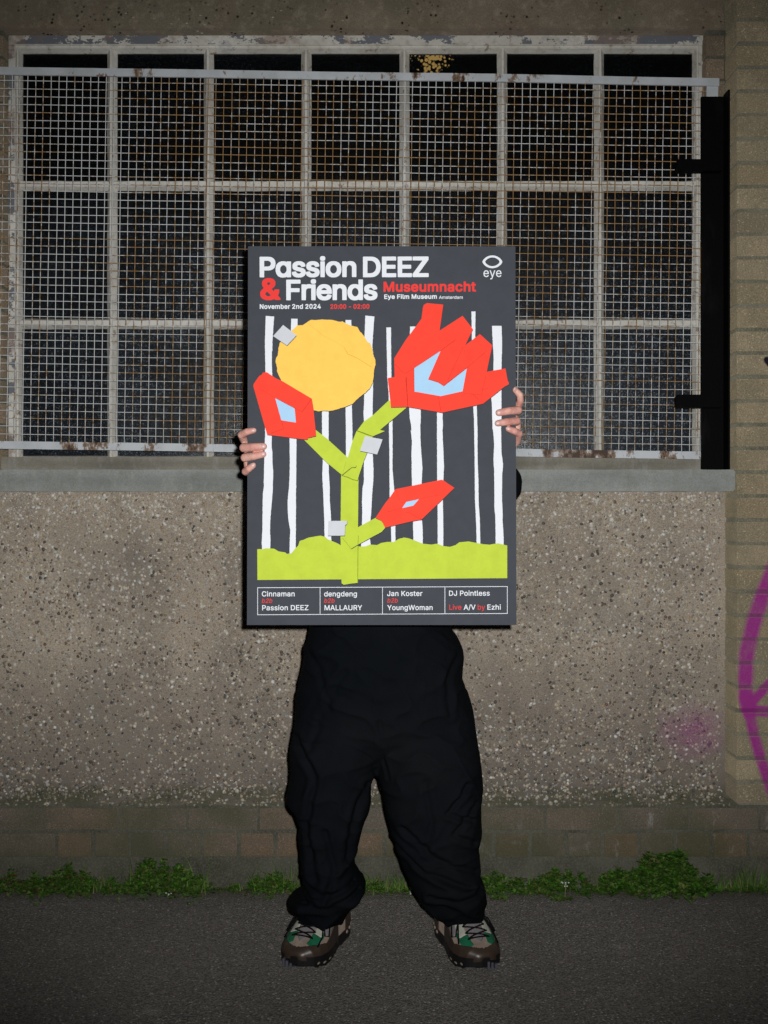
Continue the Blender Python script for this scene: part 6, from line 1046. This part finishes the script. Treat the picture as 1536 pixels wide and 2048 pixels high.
weed('weed_clump', at(1100, 0, -.22).x, at(1135, 0, -.22).x, -.235, .012, .012, 60, .009, 'lone little weed sprig on the asphalt in front of the clover', seed=40)
weed('weed_clump', at(985, 0, -.22).x, at(1012, 0, -.22).x, -.225, .012, .012, 40, .008, 'small weed sprig on the asphalt beside the right trouser leg', seed=41)
# sparse moss line along the fillet
rnd = random.Random(5); v = []; f = []; col = []
for _ in range(11000):
    X = rnd.uniform(-1.6, 1.5)
    if noise.noise((X*5, 3, 3)) < rnd.uniform(-.5, .25): continue
    Y = -.150+rnd.gauss(0, .018); Y = min(Y, -.124); Z = max(.003, (-.125-Y)*-.6+.045*rnd.random()*(1 if Y > -.14 else .2)); a = rnd.random()*6.3; s = .0045*(.5+rnd.random())
    b = len(v); q = .5+.8*rnd.random(); v += [(X, Y, Z), (X+s*math.cos(a), Y+s*math.sin(a), Z+s*.5), (X+s*math.cos(a+1), Y+s*math.sin(a+1), Z+s*.6)]; f.append((b, b+1, b+2)); col += [(.06*q, .085*q, .02*q)]*3
me = pyd('moss', v, f); at_ = me.attributes.new('tint', 'FLOAT_COLOR', 'POINT'); at_.data.foreach_set('color', [x for c in col for x in (*c, 1)])
tag(link('moss', me, M['leaf']), 'thin moss and seedlings along the foot of the plinth', 'moss', kind='stuff')
for px, py, lab in ((335, 1787, 'tiny white flower cluster in front of the dense left weed clump'), (1130, 1766, 'tiny dry white flower head in the clover clump on the right')):
    p = at(px, py, -.215); r = empty('flower', (p.x, p.y, 0), lab, 'flower')
    MB().tube([(p.x, p.y, .001), (p.x+.002, p.y, p.z)], .0007, 5).obj('stem', M['straw'], r)
    for q in range(7):
        o = Vector((rnd.gauss(0, .006), rnd.gauss(0, .004), rnd.gauss(0, .005))); MB().ball(p+o, .0028, .0018, .0022, 8).obj('petal', M['litter'], r)
def stick(px, py0, py1, Y, r, name, mat, label, cat, dx=-3):
    a, b = at(px, py0, Y), at(px+dx, py1, Y-.01); c = (a+b)/2
    o = MB().tube([a, b], r, 8).obj(name, M[mat]); tag(o, label, cat)
p0 = at(824, 1762, -.19); p1 = at(821, 1781, -.20); p1.z = .003
tag(MB().tube([p1, p0], (.0028, .0045), 8).obj('plastic_stick', M['litter']), 'short white plastic stick poking out behind the right trouser leg', 'litter')
a = at(163, 1578, -.006); b = at(174, 1571, -.008)
tag(MB().tube([a, (a+b)/2+Vector((0, -.001, .001)), b], .0013, 6).obj('dry_twig', M['straw']), 'small pale dry twig caught on the pebbled wall near its mossy foot', 'twig')
# stray grit lying on the asphalt
b = MB(); rnd = random.Random(11)
for _ in range(520):
    X, Y = rnd.uniform(-1.5, 1.5), -.2-1.3*rnd.random()**1.4; s = .0012+.0022*rnd.random()**3
    b.ball((X, Y, s*.5), s*1.2, s, s*.7, 6)
tag(b.obj('grit', M['grit']), 'stray pale grit lying on the asphalt', 'grit', kind='stuff')
